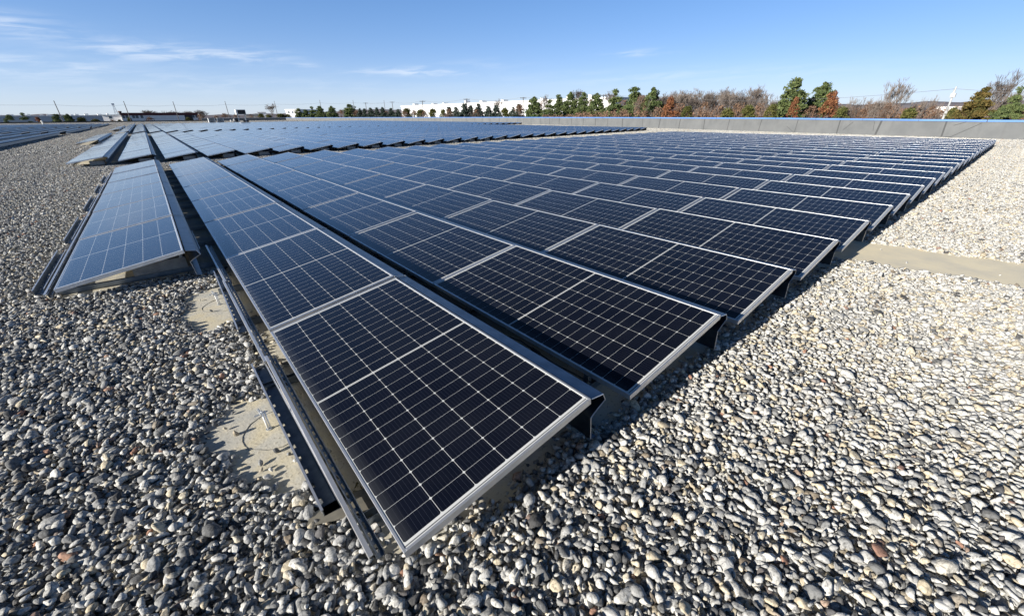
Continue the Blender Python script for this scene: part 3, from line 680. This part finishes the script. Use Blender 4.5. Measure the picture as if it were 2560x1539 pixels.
for i, (x, y, h, l) in enumerate(((22.0, 168, .75, 'small white pipe cowl left of the raised air handler'), (22.9, 168, 1.0, 'taller white pipe cowl beside the raised air handler'), (-20.5, 168, 1.1, 'small white exhaust cowl alone on the left part of roof'))):
    t = empty('pipe_cowl', (x, y, 0), l, 'pipe cowl')
    mb = MB(); mb.tube((0, 0, 0), (0, 0, h*.75), .14, n=10); link('pipe', mb.mesh('pipe', m_white, True), t)
    mb = MB(); mb.tube((0, 0, h*.75), (0, 0, h), .3, .12, n=10); link('cap', mb.mesh('cap', m_white, True), t)

# ------------------------------------------------------------------ buildings beyond the roof
def bmat(n, c): return noisy(mat(n, rough=.7, spec=.3), tuple(q*.92 for q in c), c, .3)
m_bw = bmat('white_cladding', (.78, .78, .78)); m_roofm = bmat('maroon_roof', (.11, .035, .035)); m_glass = mat('window_glass', (.05, .08, .11), .15)
m_bg = bmat('grey_cladding', (.40, .45, .50)); m_tan = bmat('tan_cladding', (.5, .46, .4))
def azp(a, d): return (CAM[0]+d*math.sin(R(a)), CAM[1]+d*math.cos(R(a)))
def building(p1, p2, depth, top, name, label, m, roofm=None, roofh=0, wins=(), vents=0, doors=()):
    a, b = Vector(p1), Vector(p2); d = b-a; ln = d.length; rz = math.atan2(d.y, d.x)
    t = empty(name, (a.x, a.y, GZ), label, 'building', None, rz); H = top-GZ
    mb = MB(); mb.box(0, ln, 0, depth, 0, H-roofh-.02); link('wall', mb.mesh('wall', m), t)
    mb = MB(); mb.box(-.3, ln+.3, -.3, depth+.3, H-roofh-.02, H); rf = link('roof', mb.mesh('roof', roofm or m_bg), t)
    for i in range(vents):
        f = (i+.5+rng.uniform(-.3, .3))/vents; hh = rng.uniform(.5, 1.2); mb = MB(); mb.box(ln*f, ln*f+rng.uniform(1, 2.4), 3, 6, H+.002, H+hh); mb.box(ln*f-.1, ln*f+.5, 2.9, 6.1, H+hh, H+hh+.12)
        link('roof_unit', mb.mesh('roof_unit', m_white), rf)
    for (x, z, w_, h_) in wins:
        t2 = MB(); t2.box(x, x+w_, -.05, -.002, z, z+h_); wf = link('window', t2.mesh('window', m_white), t)
        t3 = MB(); t3.box(x+.08, x+w_-.08, -.07, -.052, z+.08, z+h_-.08); link('pane', t3.mesh('pane', m_glass), wf)
    if vents == 9:
        mb = MB()
        for i in range(1, int(ln/7.5)): mb.box(i*7.5-.05, i*7.5+.05, -.012, -.002, 0, H-roofh-.05)
        for i in range(14): mb.box(4+i*11.2, 4.35+i*11.2, -.2, -.013, 4, H-roofh-.1)
        link('panel_joint', mb.mesh('panel_joint', m_bg), t)
    for (x, z, w_, h_) in doors:
        t2 = MB(); t2.box(x, x+w_, -.06, -.002, z, z+h_); link('dock_door', t2.mesh('dock_door', m_dark), t)
    return t
# long white warehouse, its long wall seen obliquely
building(azp(26.12, 294), azp(52.6, 168), -70 if False else 60, 7.25, 'long_warehouse', 'very long plain white warehouse behind the row of evergreens', m_bw, m_white, .5, vents=9,
         wins=[(6+i*9.5, 9.2, 1.2, 1.6) for i in range(16)], doors=[(150, 9.3, 2, 3)])
def px_az(u): # horizontal bearing of the distant row of windows
    return {307: -1.24, 315: -.98, 330: -.5, 338: -.24, 349: .12, 458: 3.62, 479: 4.28, 488: 4.56}[u]
D3 = 312; a0 = -1.36
pA, pB = azp(a0, D3), azp(4.68, D3); ln = math.dist(pA, pB)
wn = [((R(px_az(u)-a0))*D3-.6, 10.3, 1.3, 1.5) for u in (307, 315, 330, 338, 349, 479, 488)]
building(pA, pB, 40, 4.0, 'maroon_roof_building', 'long white building with maroon roof band and small dark windows', m_bw, m_roofm, 1.25, wins=wn, doors=[(R(3.55-a0)*D3, 8.4, 3.6, 3.4)])
building(azp(-2.75, 318), azp(-1.42, 316), 30, 3.2, 'gable_annex', 'small white annex at the left end of the maroon-roofed building', m_bw, m_bg, .5, wins=[(2.4, 10.2, 1.5, 1.3)])
building(azp(-12, 430), azp(-2.2, 430), 60, 3.35, 'low_factory', 'long low grey factory with white roof units behind the left evergreens', m_bg, m_white, .4, vents=16)
building(azp(-8.75, 268), azp(-7.65, 268), 8, 1.0, 'shed_building', 'small blue-grey shed among the left evergreens', m_bg, m_bg, .3)
building(azp(13.05, 320), azp(14.5, 316), 30, 5.85, 'white_block', 'small bright white block left of the evergreen cluster', m_bw, m_white, .4, wins=[(1.5, 12.5, 1, 1.2), (4, 12.5, 1, 1.2)])
building(azp(10.25, 380), azp(11.05, 380), 12, 4.9, 'white_hall', 'tiny white hall beside the lone bare tree', m_bw, m_white, .5)
building(azp(8.9, 460), azp(10.3, 460), 15, 4.0, 'far_shop', 'faint pale building low on the horizon beyond the air handler', m_tan, m_white, .4)
building(azp(83.6, 620), azp(87.0, 630), 30, 6.0, 'far_white_hall', 'low white hall beyond the leaning white pole', m_bw, m_white, .8)
building(azp(74.5, 460), azp(76.5, 460), 20, 2.8, 'far_store', 'tiny pale store in the brown scrub at right', m_tan, m_white, .5)
# lattice mast and black stack
t = empty('lattice_mast', (*azp(-1.66, 345), GZ), 'slender grey lattice mast above the white annex', 'mast')
mb = MB(); H = 17.3; n = 12
def cr_(k): f = k/n; w_ = 1.5*(1-f)+.25; return [(sx*w_, sy*w_, H*f) for sx, sy in ((-1, -1), (1, -1), (1, 1), (-1, 1))]
for k in range(n):
    a, b = cr_(k), cr_(k+1)
    for i in range(4):
        mb.tube(a[i], b[i], .09, n=4, cap=False); mb.tube(a[i], b[(i+1) % 4], .05, n=3, cap=False)
link('lattice', mb.mesh('lattice', m_zinc), t)
mb = MB(); mb.box(-.6, .6, -.6, .6, H, H+.8); link('head', mb.mesh('head', m_zinc), t)
t = empty('chimney_stack', (*azp(-1.38, 320), GZ), 'short black chimney stack beside the lattice mast', 'chimney')
mb = MB(); mb.tube((0, 0, 0), (0, 0, 13.4), .75, .65, n=10); link('shaft', mb.mesh('shaft', m_dark), t)
mb = MB(); mb.tube((0, 0, 13.4), (0, 0, 13.9), .8, n=10); link('rim', mb.mesh('rim', m_copper), t)

# ------------------------------------------------------------------ poles and wires
m_pole = noisy(mat('weathered_pole', rough=.9, spec=.2), (.11, .10, .10), (.17, .16, .155), 2)
thin = [(-26.2, 267.8, 17.3), (-4.1, 271.0, 17.5), (14.2, 276.7, 17.7), (37.1, 284.6, 18.3), (62.9, 292.4, 18.9), (91.2, 300.5, 20.0), (115.6, 308.1, 20.6), (140.8, 313.9, 21.0)]
nmT = ['leftmost thin utility pole above the left evergreens', 'thin utility pole in front of the maroon-roofed building, left one', 'thin utility pole in front of the maroon-roofed building, right one', 'thin utility pole between the vents and the air handler', 'thin utility pole beside the lone bare tree', 'thin utility pole rising from the evergreen cluster', 'thin utility pole right of the tall pine', 'thin utility pole nearest the long white warehouse']
m_line = mat('power_cable', (.10, .10, .11), .6)
for (x, y, h), l in zip(thin, nmT):
    t = empty('utility_pole', (x, y, GZ), l, 'utility pole', 'thin poles on the horizon')
    mb = MB(); mb.tube((0, 0, 0), (0, 0, h), .2, .13, n=8); link('shaft', mb.mesh('shaft', m_pole), t)
    mb = MB(); mb.tube((0, -.35, h-.9), (0, .35, h-.9), .05, n=6); mb.tube((0, -.3, h-.9), (0, -.3, h-.55), .07, n=6); link('insulator', mb.mesh('insulator', m_zinc), t)
def wire(pts, sag, r, label):
    mb = MB()
    for a, b in zip(pts, pts[1:]):
        a, b = Vector(a), Vector(b); q = None
        for i in range(9):
            f = i/8; p = a.lerp(b, f); p.z -= sag*4*f*(1-f)
            if q is not None: mb.tube(q, p, r, n=3, cap=False)
            q = p
    o = link('power_line', mb.mesh('power_line', m_line)); tag(o, label, 'power line', 'power lines')
wp = [(-70, 262, 7.4)]+[(x, y, GZ+h-1.6) for x, y, h in thin]
wire(wp, .5, .032, 'upper faint power line strung along the thin poles')
wire([(-70, 262, 4.0)]+[(x, y, GZ+h-5.2) for x, y, h in thin[:2]], .6, .03, 'lower faint power line over the left evergreens')
tee = [(96.9, 240.2, 17.2, 1), (105.7, 225.5, 17.4, 1), (117.6, 213.9, 17.7, .8), (132.1, 193.3, 18.3, .74), (142.1, 160.2, 18.1, .74), (152.3, 120.5, 18.0, .72), (162.8, 75.3, 17.2, .8)]
nmE = ['crossarm pole behind the grey-green spruces, left one', 'crossarm pole behind the grey-green spruces, right one', 'crossarm pole at the left end of the white warehouse', 'crossarm pole over the middle of the white warehouse', 'crossarm pole left of the first tall pines', 'crossarm pole behind the pines at the warehouse right end', 'crossarm pole among the bare trees']
tp = []
for (x, y, h, s), l in zip(tee, nmE):
    x = CAM[0]+(x-CAM[0])*s; y = CAM[1]+(y-CAM[1])*s; z = CAM[2]+(h+GZ-CAM[2])*s; h = z-GZ
    t = empty('utility_pole', (x, y, GZ), l, 'utility pole', 'crossarm poles behind the trees', math.atan2(-x, y)*.3)
    mb = MB(); mb.tube((0, 0, 0), (0, 0, h), .2, .14, n=8); link('shaft', mb.mesh('shaft', m_pole), t)
    mb = MB(); mb.box(-1.25, 1.25, -.07, .07, h-.35, h-.2); ca = link('crossarm', mb.mesh('crossarm', m_pole), t)
    mb = MB()
    for q in (-1.15, -.5, .5, 1.15): mb.tube((q, 0, h-.2), (q, 0, h+.08), .06, n=6)
    link('insulator', mb.mesh('insulator', m_zinc), ca); tp.append((x, y, GZ+h+.05))
wire(tp, .9, .03, 'power line sagging between the crossarm poles')
m_pw = noisy(mat('pale_concrete_pole', rough=.7), (.36, .37, .37), (.46, .47, .47), 1)
t = empty('concrete_pole', (74.4, 6.5, GZ), 'tall white pole with bracket head standing in the brown scrub', 'utility pole')
mb = MB(); mb.tube((0, 0, 0), (0, 0, 10.6), .16, .14, n=12); mb.tube((0, 0, 10.6), (0, 0, 12.4), .10, .09, n=10); link('shaft', mb.mesh('shaft', m_pw, True), t)
mb = MB(); mb.box(-.2, .2, -.22, .22, 12.05, 12.5); mb.tube((-.1, 0, 12.5), (-.1, 0, 13.2), .08, n=8); mb.tube((.18, .1, 12.5), (.18, .1, 13.0), .06, n=8); link('bracket_head', mb.mesh('bracket_head', m_pw), t)
mb = MB(); mb.tube((.24, 0, 3.5), (.22, 0, 9.4), .06, n=8); link('riser_conduit', mb.mesh('riser_conduit', m_bg), t)
wire([(96, 52, 4.6), (74.4, 6.5, 3.95), (78, -22, 3.2)], .8, .02, 'power line reaching the white pole from both sides')

# ------------------------------------------------------------------ trees
def leafmat(name, c1, c2, c3):
    m = mat(name, rough=.8, spec=.2); nt = m.node_tree; b = nt.nodes['Principled BSDF']
    a = N(nt, 'ShaderNodeAttribute', attribute_name='leaf', attribute_type='GEOMETRY'); oi = N(nt, 'ShaderNodeObjectInfo')
    f = math_(nt, 'FRACT', math_(nt, 'ADD', a.outputs['Fac'], math_(nt, 'MULTIPLY', oi.outputs['Random'], .35)))
    L(nt, ramp(nt, f, [(0, c1), (.45, c2), (.8, c3), (1, c1)]), b.inputs['Base Color']); return m
ml = {'pine': leafmat('pine_needles', (.050, .076, .030), (.088, .122, .045), (.135, .16, .06)),
      'spruce': leafmat('spruce_needles', (.028, .045, .032), (.055, .075, .058), (.085, .105, .088)),
      'cedar': leafmat('cedar_scale', (.060, .065, .020), (.10, .085, .026), (.14, .095, .03)),
      'oak': leafmat('russet_leaves', (.13, .050, .028), (.20, .080, .042), (.26, .12, .055)),
      'shrub': leafmat('olive_leaves', (.05, .066, .02), (.09, .10, .028), (.14, .125, .04)),
      'brush': leafmat('brown_twigs', (.12, .072, .052), (.18, .112, .080), (.23, .145, .092))}
m_bark = noisy(mat('grey_bark', rough=.95, spec=.1), (.15, .12, .11), (.24, .20, .185), 3)
m_twig = noisy(mat('bare_twigs', rough=.95, spec=.1), (.14, .115, .10), (.21, .18, .16), 2)
def leaves(cent, rad, n, size, m, name, flat=.55):
    """leaf-sized faces in clumps: cent (k,3), rad (k,), n per clump"""
    k = len(cent); cidx = np.repeat(np.arange(k), n); u = rng.normal(size=(k*n, 3)); u /= np.linalg.norm(u, axis=1)[:, None]
    r = rng.random(k*n)**.45
    p = cent[cidx]+u*(r*rad[cidx])[:, None]*np.array([1, 1, flat])
    a = rng.normal(size=(k*n, 3)); a /= np.linalg.norm(a, axis=1)[:, None]; b = np.cross(a, rng.normal(size=(k*n, 3))); b /= np.linalg.norm(b, axis=1)[:, None]
    s = (size*rng.uniform(.6, 1.4, k*n))[:, None]
    V = np.stack([p-a*s, p+b*s*.55, p+a*s, p-b*s*.55], 1).reshape(-1, 3)
    F = np.arange(k*n*4).reshape(-1, 4)
    me = bpy.data.meshes.new(name); me.from_pydata(V.tolist(), [], F.tolist()); me.materials.append(m)
    t = np.repeat(np.clip(rng.random(k)[cidx]*.6+rng.random(k*n)*.4, 0, .999), 4)
    at = me.attributes.new('leaf', 'FLOAT', 'POINT'); at.data.foreach_set('value', t.astype(np.float32)); me.update(); return me
def branch_mesh(H, W, depth, seed, r0, m, name, upb=.55, lower=.25):
    rg = random.Random(seed); mb = MB()
    def grow(p, d, ln, r, k):
        q = p+d*ln; mb.tube(p, q, r, r*.68, n=5 if k > 2 else 3, cap=False)
        if k == 0: return
        for i in range(rg.choice((2, 3, 3) if k > 1 else (4, 5))):
            nd = (d*.8+Vector((0, 0, .22))+Vector((rg.gauss(0, .44), rg.gauss(0, .44), rg.gauss(upb*.55, .2)))).normalized()
            f = rg.uniform(.55, 1.0); grow(p.lerp(q, f), nd, ln*rg.uniform(.62, .84), max(r*.6, .014), k-1)
    if depth >= 6:                       # several upright limbs fanning out of the trunk
        for i in range(5):
            a = 6.28*(i+rg.random()*.6)/5; grow(Vector((0, 0, H*.02*i)), Vector((math.cos(a)*rg.uniform(.1, .42), math.sin(a)*rg.uniform(.1, .42), 1)).normalized(), H*.30, r0*.6, depth-1)
    else: grow(Vector((0, 0, 0)), Vector((rg.gauss(0, .03), rg.gauss(0, .03), 1)), H*.42, r0, depth)
    zs = max(v[2] for v in mb.v); hi_ = [v for v in mb.v if v[2] > zs*.35]; cx_ = sum(v[0] for v in hi_)/len(hi_); cy_ = sum(v[1] for v in hi_)/len(hi_)
    mb.v = [(v[0]-cx_*v[2]/zs*1.3, v[1]-cy_*v[2]/zs*1.3, v[2]) for v in mb.v]; xs = sorted(max(abs(v[0]), abs(v[1])) for v in mb.v)[int(len(mb.v)*.985)]
    mb.v = [(v[0]*W*.5/xs, v[1]*W*.5/xs, v[2]*H/zs) for v in mb.v]
    return mb.mesh(name, m)
def trunk(H, r, name='trunk'):
    mb = MB(); p = Vector((0, 0, 0)); n = 6
    for i in range(n):
        q = Vector((rng.normal(0, .06), rng.normal(0, .06), H*(i+1)/n)); mb.tube(p, q, r*(1-i/n*.85), r*(1-(i+1)/n*.85), n=8, cap=False); p = q
    for i in range(14):
        z = H*rng.uniform(.4, .92); a = rng.uniform(0, 6.28); l = 1.6*(1.1-z/H); mb.tube((0, 0, z), (math.cos(a)*l, math.sin(a)*l, z+l*.4), .05, .02, n=4, cap=False)
    return mb.mesh(name, m_bark)
def conifer(kind, v):
    H, W = (15.0, 4.4) if kind == 'pine' else (13.5, 2.8) if kind == 'spruce' else (12.6, 3.4)
    cent, rad = [], []
    nl = {'pine': 18, 'spruce': 22, 'cedar': 20}[kind]; zb = H*.36
    for i in range(nl):
        f = (i+rng.uniform(0, .6))/nl; z = H-.25-(H-zb)*f
        if kind == 'pine': rr = W*.5*min(1.08, (f*2.5)**.78+.04)*rng.uniform(.6, 1.18)
        elif kind == 'spruce': rr = W*.5*min(1.3, f*4.2+.06)*rng.uniform(.85, 1.1)
        else: rr = W*.5*min(1.2, (f*2.4)**.85+.05)*rng.uniform(.85, 1.1)
        m = max(1, int(rr*4.6)) if kind == 'pine' else int(rr*7)+2
        for j in range(m):
            a = 6.28*(j+rng.random())/m; q = rr*rng.uniform(.35, .95)
            cent.append((math.cos(a)*q, math.sin(a)*q, z+(.25*q if kind == 'pine' else -.22*q)+rng.normal(0, .22))); rad.append(rng.uniform(.42, .95) if kind == 'pine' else rng.uniform(.32, .55))
    cent.append((0, 0, H-.3)); rad.append(.32)
    return leaves(np.array(cent), np.array(rad), {'pine': 130, 'spruce': 90, 'cedar': 110}[kind], {'pine': .15, 'spruce': .11, 'cedar': .12}[kind], ml[kind], 'crown', .6), trunk(H*.95, .2), H, W
def bushy(kind, v):
    H, W = {'oak': (13, 3.0), 'shrub': (11.5, 2.6), 'brush': (12, 3.4)}[kind]
    cent, rad = [], []; k = {'oak': 60, 'shrub': 60, 'brush': 46}[kind]
    for i in range(k):
        a = rng.uniform(0, 6.28); f = rng.random()**.8; z = H*(.55+.45*f)
        prof = math.sqrt(max(0, 1-((f-.15)/.85)**2)) if kind != 'oak' else min(1, (1-f)*1.9+.1)
        q = W*.5*prof*rng.random()**.5*.92; cent.append((math.cos(a)*q, math.sin(a)*q, z-.35)); rad.append(rng.uniform(.3, .62))
    return leaves(np.array(cent), np.array(rad), {'oak': 55, 'shrub': 70, 'brush': 30}[kind], {'oak': .13, 'shrub': .11, 'brush': .10}[kind], ml[kind], 'crown', .8), (branch_mesh(H*1.02, W*1.05, 5, 50+v, .12, m_twig, 'trunk') if kind == 'brush' else trunk(H*.9, .13)), H, W
PROTO = {}
for kd, nvar in (('pine', 5), ('spruce', 3), ('cedar', 1)): PROTO[kd] = [conifer(kd, v) for v in range(nvar)]
for kd, nvar in (('oak', 2), ('shrub', 3), ('brush', 4)): PROTO[kd] = [bushy(kd, v) for v in range(nvar)]
PROTO['bare'] = [(branch_mesh(6.4, 3.4, 6, 11+v, .10, m_twig, 'crown'), trunk(9.2, .2), 15.5, 3.4) for v in range(4)]
PROTO['bareround'] = [(branch_mesh(7.5, 9.5, 6, 31+v, .2, m_twig, 'crown'), trunk(9.0, .3), 16.0, 9.5) for v in range(2)]
cent, rad = [], []
for i in range(3000):
    a = rng.uniform(44, 93); d = rng.uniform(88, 150); el = (.25+.6*rng.random()**1.6)*min(1, (a-40)/14)
    top = CAM[2]+d*math.tan(R(el)); x, y = azp(a, d)
    if x < 66: continue
    cent.append((x, y, rng.uniform(-1.5, max(-.5, top-.6)))); rad.append(rng.uniform(.5, 1.1))
tag(link('brown_scrub', leaves(np.array(cent), np.array(rad), 26, .17, ml['brush'], 'brown_scrub', .9), None), 'low brown leafless scrub filling the ground beyond the right parapet', 'scrub', kind='stuff')
TREES = [
('pine',-43.9,285.8,12.3,4.6),('pine',-40.8,296.3,12.3,4.7),('oak',-38.0,306.8,11.5,3.9),('pine',-29.8,287.6,12.4,4.6),
('pine',-26.3,292.9,12.6,4.5),('shrub',-21.9,288.3,11.2,4.8),('shrub',-17.8,298.6,10.5,4.3),('brush',-11.6,298.9,10.2,3.6),
('shrub',-8.8,299.0,10.0,2.1),('shrub',-4.8,299.0,10.9,2.8),('brush',3.2,294.1,11.2,5.7),('bareround',6.0,419.0,16.0,11.3),
('bareround',18.6,428.7,15.6,9.7),('shrub',19.4,298.4,10.9,3.5),('bareround',29.7,428.0,15.6,7.6),('brush',25.6,298.0,12.4,6.1),
('bareround',36.7,417.4,16.0,9.1),('brush',31.6,287.3,11.8,5.4),('brush',36.8,296.8,12.8,6.5),('brush',40.9,286.1,12.3,5.7),
('brush',45.9,275.2,12.2,5.6),('brush',61.8,343.5,11.6,5.7),('shrub',52.3,281.7,12.5,3.9),('shrub',54.5,274.9,11.8,4.7),
('bare',57.8,280.7,17.5,6.0),('shrub',59.1,267.6,12.3,5.9),('shrub',62.4,266.8,12.1,3.9),('pine',65.8,256.7,14.5,5.4),
('pine',67.6,250.5,14.1,5.0),('pine',70.3,246.8,14.6,5.4),('pine',73.0,243.1,15.5,5.4),('pine',77.6,238.8,15.6,5.4),
('brush',80.1,232.0,14.0,5.0),('pine',82.2,225.3,16.0,6.9),('brush',84.0,221.6,13.5,4.6),('spruce',77.4,199.6,13.7,2.1),
('spruce',78.3,196.5,13.7,2.6),('spruce',79.8,193.2,14.0,2.7),('spruce',81.3,189.9,13.8,2.8),('spruce',82.5,186.6,14.1,2.7),
('brush',88.7,198.9,12.9,7.3),('spruce',83.8,180.6,13.7,2.7),('spruce',85.3,177.1,13.0,2.7),('brush',56.9,114.2,12.1,2.8),
('shrub',87.4,173.2,13.7,4.6),('brush',92.5,176.3,13.0,5.1),('shrub',91.5,168.3,13.2,4.3),('brush',69.3,125.3,12.1,3.2),
('shrub',75.5,130.8,12.9,3.2),('shrub',77.5,127.4,12.6,2.6),('brush',74.7,119.6,12.7,3.9),('spruce',79.2,126.3,13.2,2.6),
('spruce',80.0,123.4,13.1,2.6),('spruce',81.3,120.2,13.9,3.3),('spruce',83.0,119.0,13.5,2.6),('brush',74.6,104.4,12.4,3.2),
('spruce',83.8,116.0,14.0,2.6),('spruce',85.2,112.5,13.0,3.0),('spruce',85.9,109.4,13.4,3.0),('bare',105.0,132.6,16.2,3.3),
('shrub',88.0,107.7,12.9,3.0),('spruce',96.5,113.7,13.0,1.9),('spruce',96.6,110.9,13.7,2.6),('brush',94.5,108.0,13.9,4.6),
('pine',81.4,87.0,15.0,4.1),('brush',89.0,92.5,14.2,4.1),('bare',104.8,106.1,16.8,3.7),('pine',82.8,82.8,13.6,3.2),
('pine',89.0,85.2,15.5,2.8),('pine',89.6,81.6,16.1,3.2),('bare',111.8,98.8,18.2,3.9),('pine',88.8,76.5,15.7,3.0),
('brush',106.8,88.9,15.0,3.6),('pine',86.4,70.0,15.3,3.8),('bare',110.6,84.5,17.5,4.2),('pine',86.0,64.1,15.1,4.5),
('brush',99.3,71.4,14.3,3.1),('brush',79.1,56.5,11.7,3.3),('pine',85.2,58.3,15.9,4.8),('brush',79.4,52.7,14.1,3.3),
('brush',97.4,64.5,15.0,2.8),('pine',85.6,54.1,15.8,3.9),('bare',104.3,65.1,15.2,4.8),('brush',79.7,48.5,12.2,3.8),
('bare',95.7,58.1,14.5,3.3),('brush',127.4,76.9,15.6,3.4),('bare',89.4,52.9,14.5,4.2),('bare',98.9,57.7,15.6,4.0),
('oak',79.0,45.7,13.7,2.9),('bare',106.1,61.1,15.9,3.9),('brush',85.1,47.3,12.6,4.6),('bare',95.6,53.0,15.5,3.7),
('bare',91.4,50.6,15.2,4.0),('bare',106.6,57.9,16.0,3.4),('shrub',75.3,40.1,12.0,2.1),('bare',107.1,57.2,15.8,4.8),
('bare',98.8,51.3,16.0,3.7),('bare',103.8,53.8,14.4,4.0),('bare',110.2,55.9,14.6,4.4),('brush',83.6,41.5,12.8,4.2),
('bare',94.5,46.2,14.9,3.3),('bare',96.6,46.9,14.9,3.5),('bare',103.7,50.3,15.6,3.5),('bare',98.1,46.3,14.5,3.3),
('brush',83.0,38.1,12.4,4.0),('bare',95.9,43.6,15.7,3.1),('bare',102.4,46.5,14.8,3.4),('bare',93.1,41.4,15.0,3.8),
('shrub',72.8,31.7,11.4,2.7),('bare',100.3,43.6,15.6,3.1),('bare',109.7,47.4,14.5,3.1),('bare',94.3,40.0,14.3,2.6),
('brush',86.2,35.9,12.5,4.0),('bare',109.7,45.5,14.3,3.3),('bare',95.7,39.2,15.1,3.2),('bare',101.8,40.4,14.0,3.2),
('shrub',73.9,29.1,11.9,2.4),('bare',110.5,43.2,14.5,3.1),('bare',94.5,36.7,15.7,3.5),('bare',115.2,43.6,14.5,3.1),
('bare',114.7,43.1,15.2,3.8),('brush',83.8,31.1,12.2,3.7),('bare',92.2,33.3,14.0,2.8),('shrub',67.5,23.4,11.8,1.6),
('bare',82.3,28.3,13.2,2.7),('pine',80.6,25.3,15.4,5.0),('oak',72.1,22.2,12.7,1.2),('brush',72.7,20.2,11.6,2.3),
('pine',88.4,23.7,15.2,3.7),('oak',75.2,18.7,13.3,2.4),('shrub',67.8,15.3,11.3,1.8),('bare',82.7,18.4,12.9,2.0),
('bare',82.5,17.1,12.4,1.8),('brush',70.2,13.8,11.2,2.0),('bare',97.6,19.1,13.1,2.7),('brush',82.2,15.2,12.0,2.7),
('bare',81.2,14.5,12.8,1.7),('brush',74.6,12.1,11.7,2.0),('bare',90.0,14.7,13.6,2.6),('bare',78.6,12.3,14.7,3.0),
('shrub',69.0,9.0,11.1,1.9),('bare',85.2,11.2,12.3,1.9),('bare',93.9,11.4,12.8,1.0),('bare',95.9,10.8,12.2,2.2),
('bare',97.0,10.7,13.1,1.1),('brush',79.2,8.2,11.4,2.3),('bare',88.8,8.6,12.0,1.9),('shrub',69.4,5.5,11.1,1.1),
('bare',97.9,7.5,11.8,1.6),('brush',81.5,5.4,11.2,2.5),('cedar',61.6,3.2,12.6,2.6),('bare',77.6,3.0,15.0,2.8),
('bare',90.5,3.5,12.4,1.4),('bare',84.0,2.5,13.8,1.8),('bare',98.8,2.3,13.8,2.0),('pine',59.7,0.9,12.2,1.4),
('brush',65.7,0.8,10.8,1.6),
]
desc = {'pine': ('pine_tree', 'bushy green pine', 'pine tree'), 'spruce': ('spruce_tree', 'dark conical spruce', 'spruce tree'), 'cedar': ('cedar_tree', 'olive-brown conical cedar', 'cedar tree'),
        'oak': ('oak_tree', 'russet-leaved oak', 'oak tree'), 'shrub': ('evergreen_bush', 'low olive-green bush', 'bush'), 'brush': ('scrub_bush', 'brown twiggy scrub', 'scrub'), 'bare': ('bare_tree', 'leafless grey tree', 'tree'), 'bareround': ('bare_tree', 'rounded leafless tree', 'tree')}
grp = {'pine': 'pines beyond the parapet', 'spruce': 'spruces beyond the parapet', 'cedar': None, 'oak': 'russet oaks beyond the parapet', 'shrub': 'evergreen bushes beyond the parapet', 'brush': 'brown scrub beyond the parapet', 'bare': 'leafless trees beyond the parapet', 'bareround': 'rounded leafless trees on the horizon'}
cnt, sec = {}, {}
def az_of(x, y): return math.degrees(math.atan2(x-CAM[0], y-CAM[1]))
def where_of(a):
    for lim, s in ((-2, 'left of the maroon-roofed building'), (5.2, 'in front of the maroon-roofed building'), (11, 'near the air handler'), (15.5, 'by the far roof corner'), (26.5, 'left of the white warehouse'), (40, 'before the left half of white warehouse'), (52, 'before the right half of white warehouse'), (59, 'just right of white warehouse'), (69, 'left of the two big pines'), (76, 'around the two big pines')):
        if a < lim: return s
    return 'right of the two big pines'
TREES.sort(key=lambda q: az_of(q[1], q[2])); tot = {}
for q in TREES: k = (q[0], where_of(az_of(q[1], q[2]))); tot[k] = tot.get(k, 0)+1
for (kd, x, y, h, wd) in TREES:
    i = cnt.get(kd, 0); cnt[kd] = i+1
    crown, tr, H, W = PROTO[kd][i % len(PROTO[kd])]; nm, ds, ct = desc[kd]
    wh = where_of(az_of(x, y)); j = sec.get((kd, wh), 0); sec[(kd, wh)] = j+1
    lab = ds+' '+wh+(', %s from left' % ORD[j] if tot[(kd, wh)] > 1 else '')
    t = empty(nm, (x, y, GZ), lab, ct, grp[kd], rng.uniform(0, 6.28) if kd != 'oak' else rng.uniform(0, 6.28))
    sx = wd/W*(1.45 if kd == 'spruce' else 1.25 if kd in ('pine', 'shrub') else 1.15)
    if kd in ('bare', 'bareround'):
        tz = h-(6.4 if kd == 'bare' else 7.5)*(1.0)
        o = link('trunk', tr, t); o.scale = (1, 1, tz/(9.2*1.0 if kd == 'bare' else 9.0)*1.01)
        o = link('crown', crown, t, (0, 0, tz)); o.scale = (sx, sx, 1)
    else:
        # keep leaf proportions: scale the crown nearly evenly and lift it so that its top is at h
        s = max(.55, min(1.8, sx)); sz = s if kd in ('pine', 'spruce', 'cedar', 'oak') else max(.75, min(1.5, s))
        sz = min(sz, 1.35)
        o = link('crown', crown, t, (0, 0, h-H*sz)); o.scale = (sx, sx, sz)
        o = link('trunk', tr, t); o.scale = (min(1.2, s), min(1.2, s), h/H*.99)
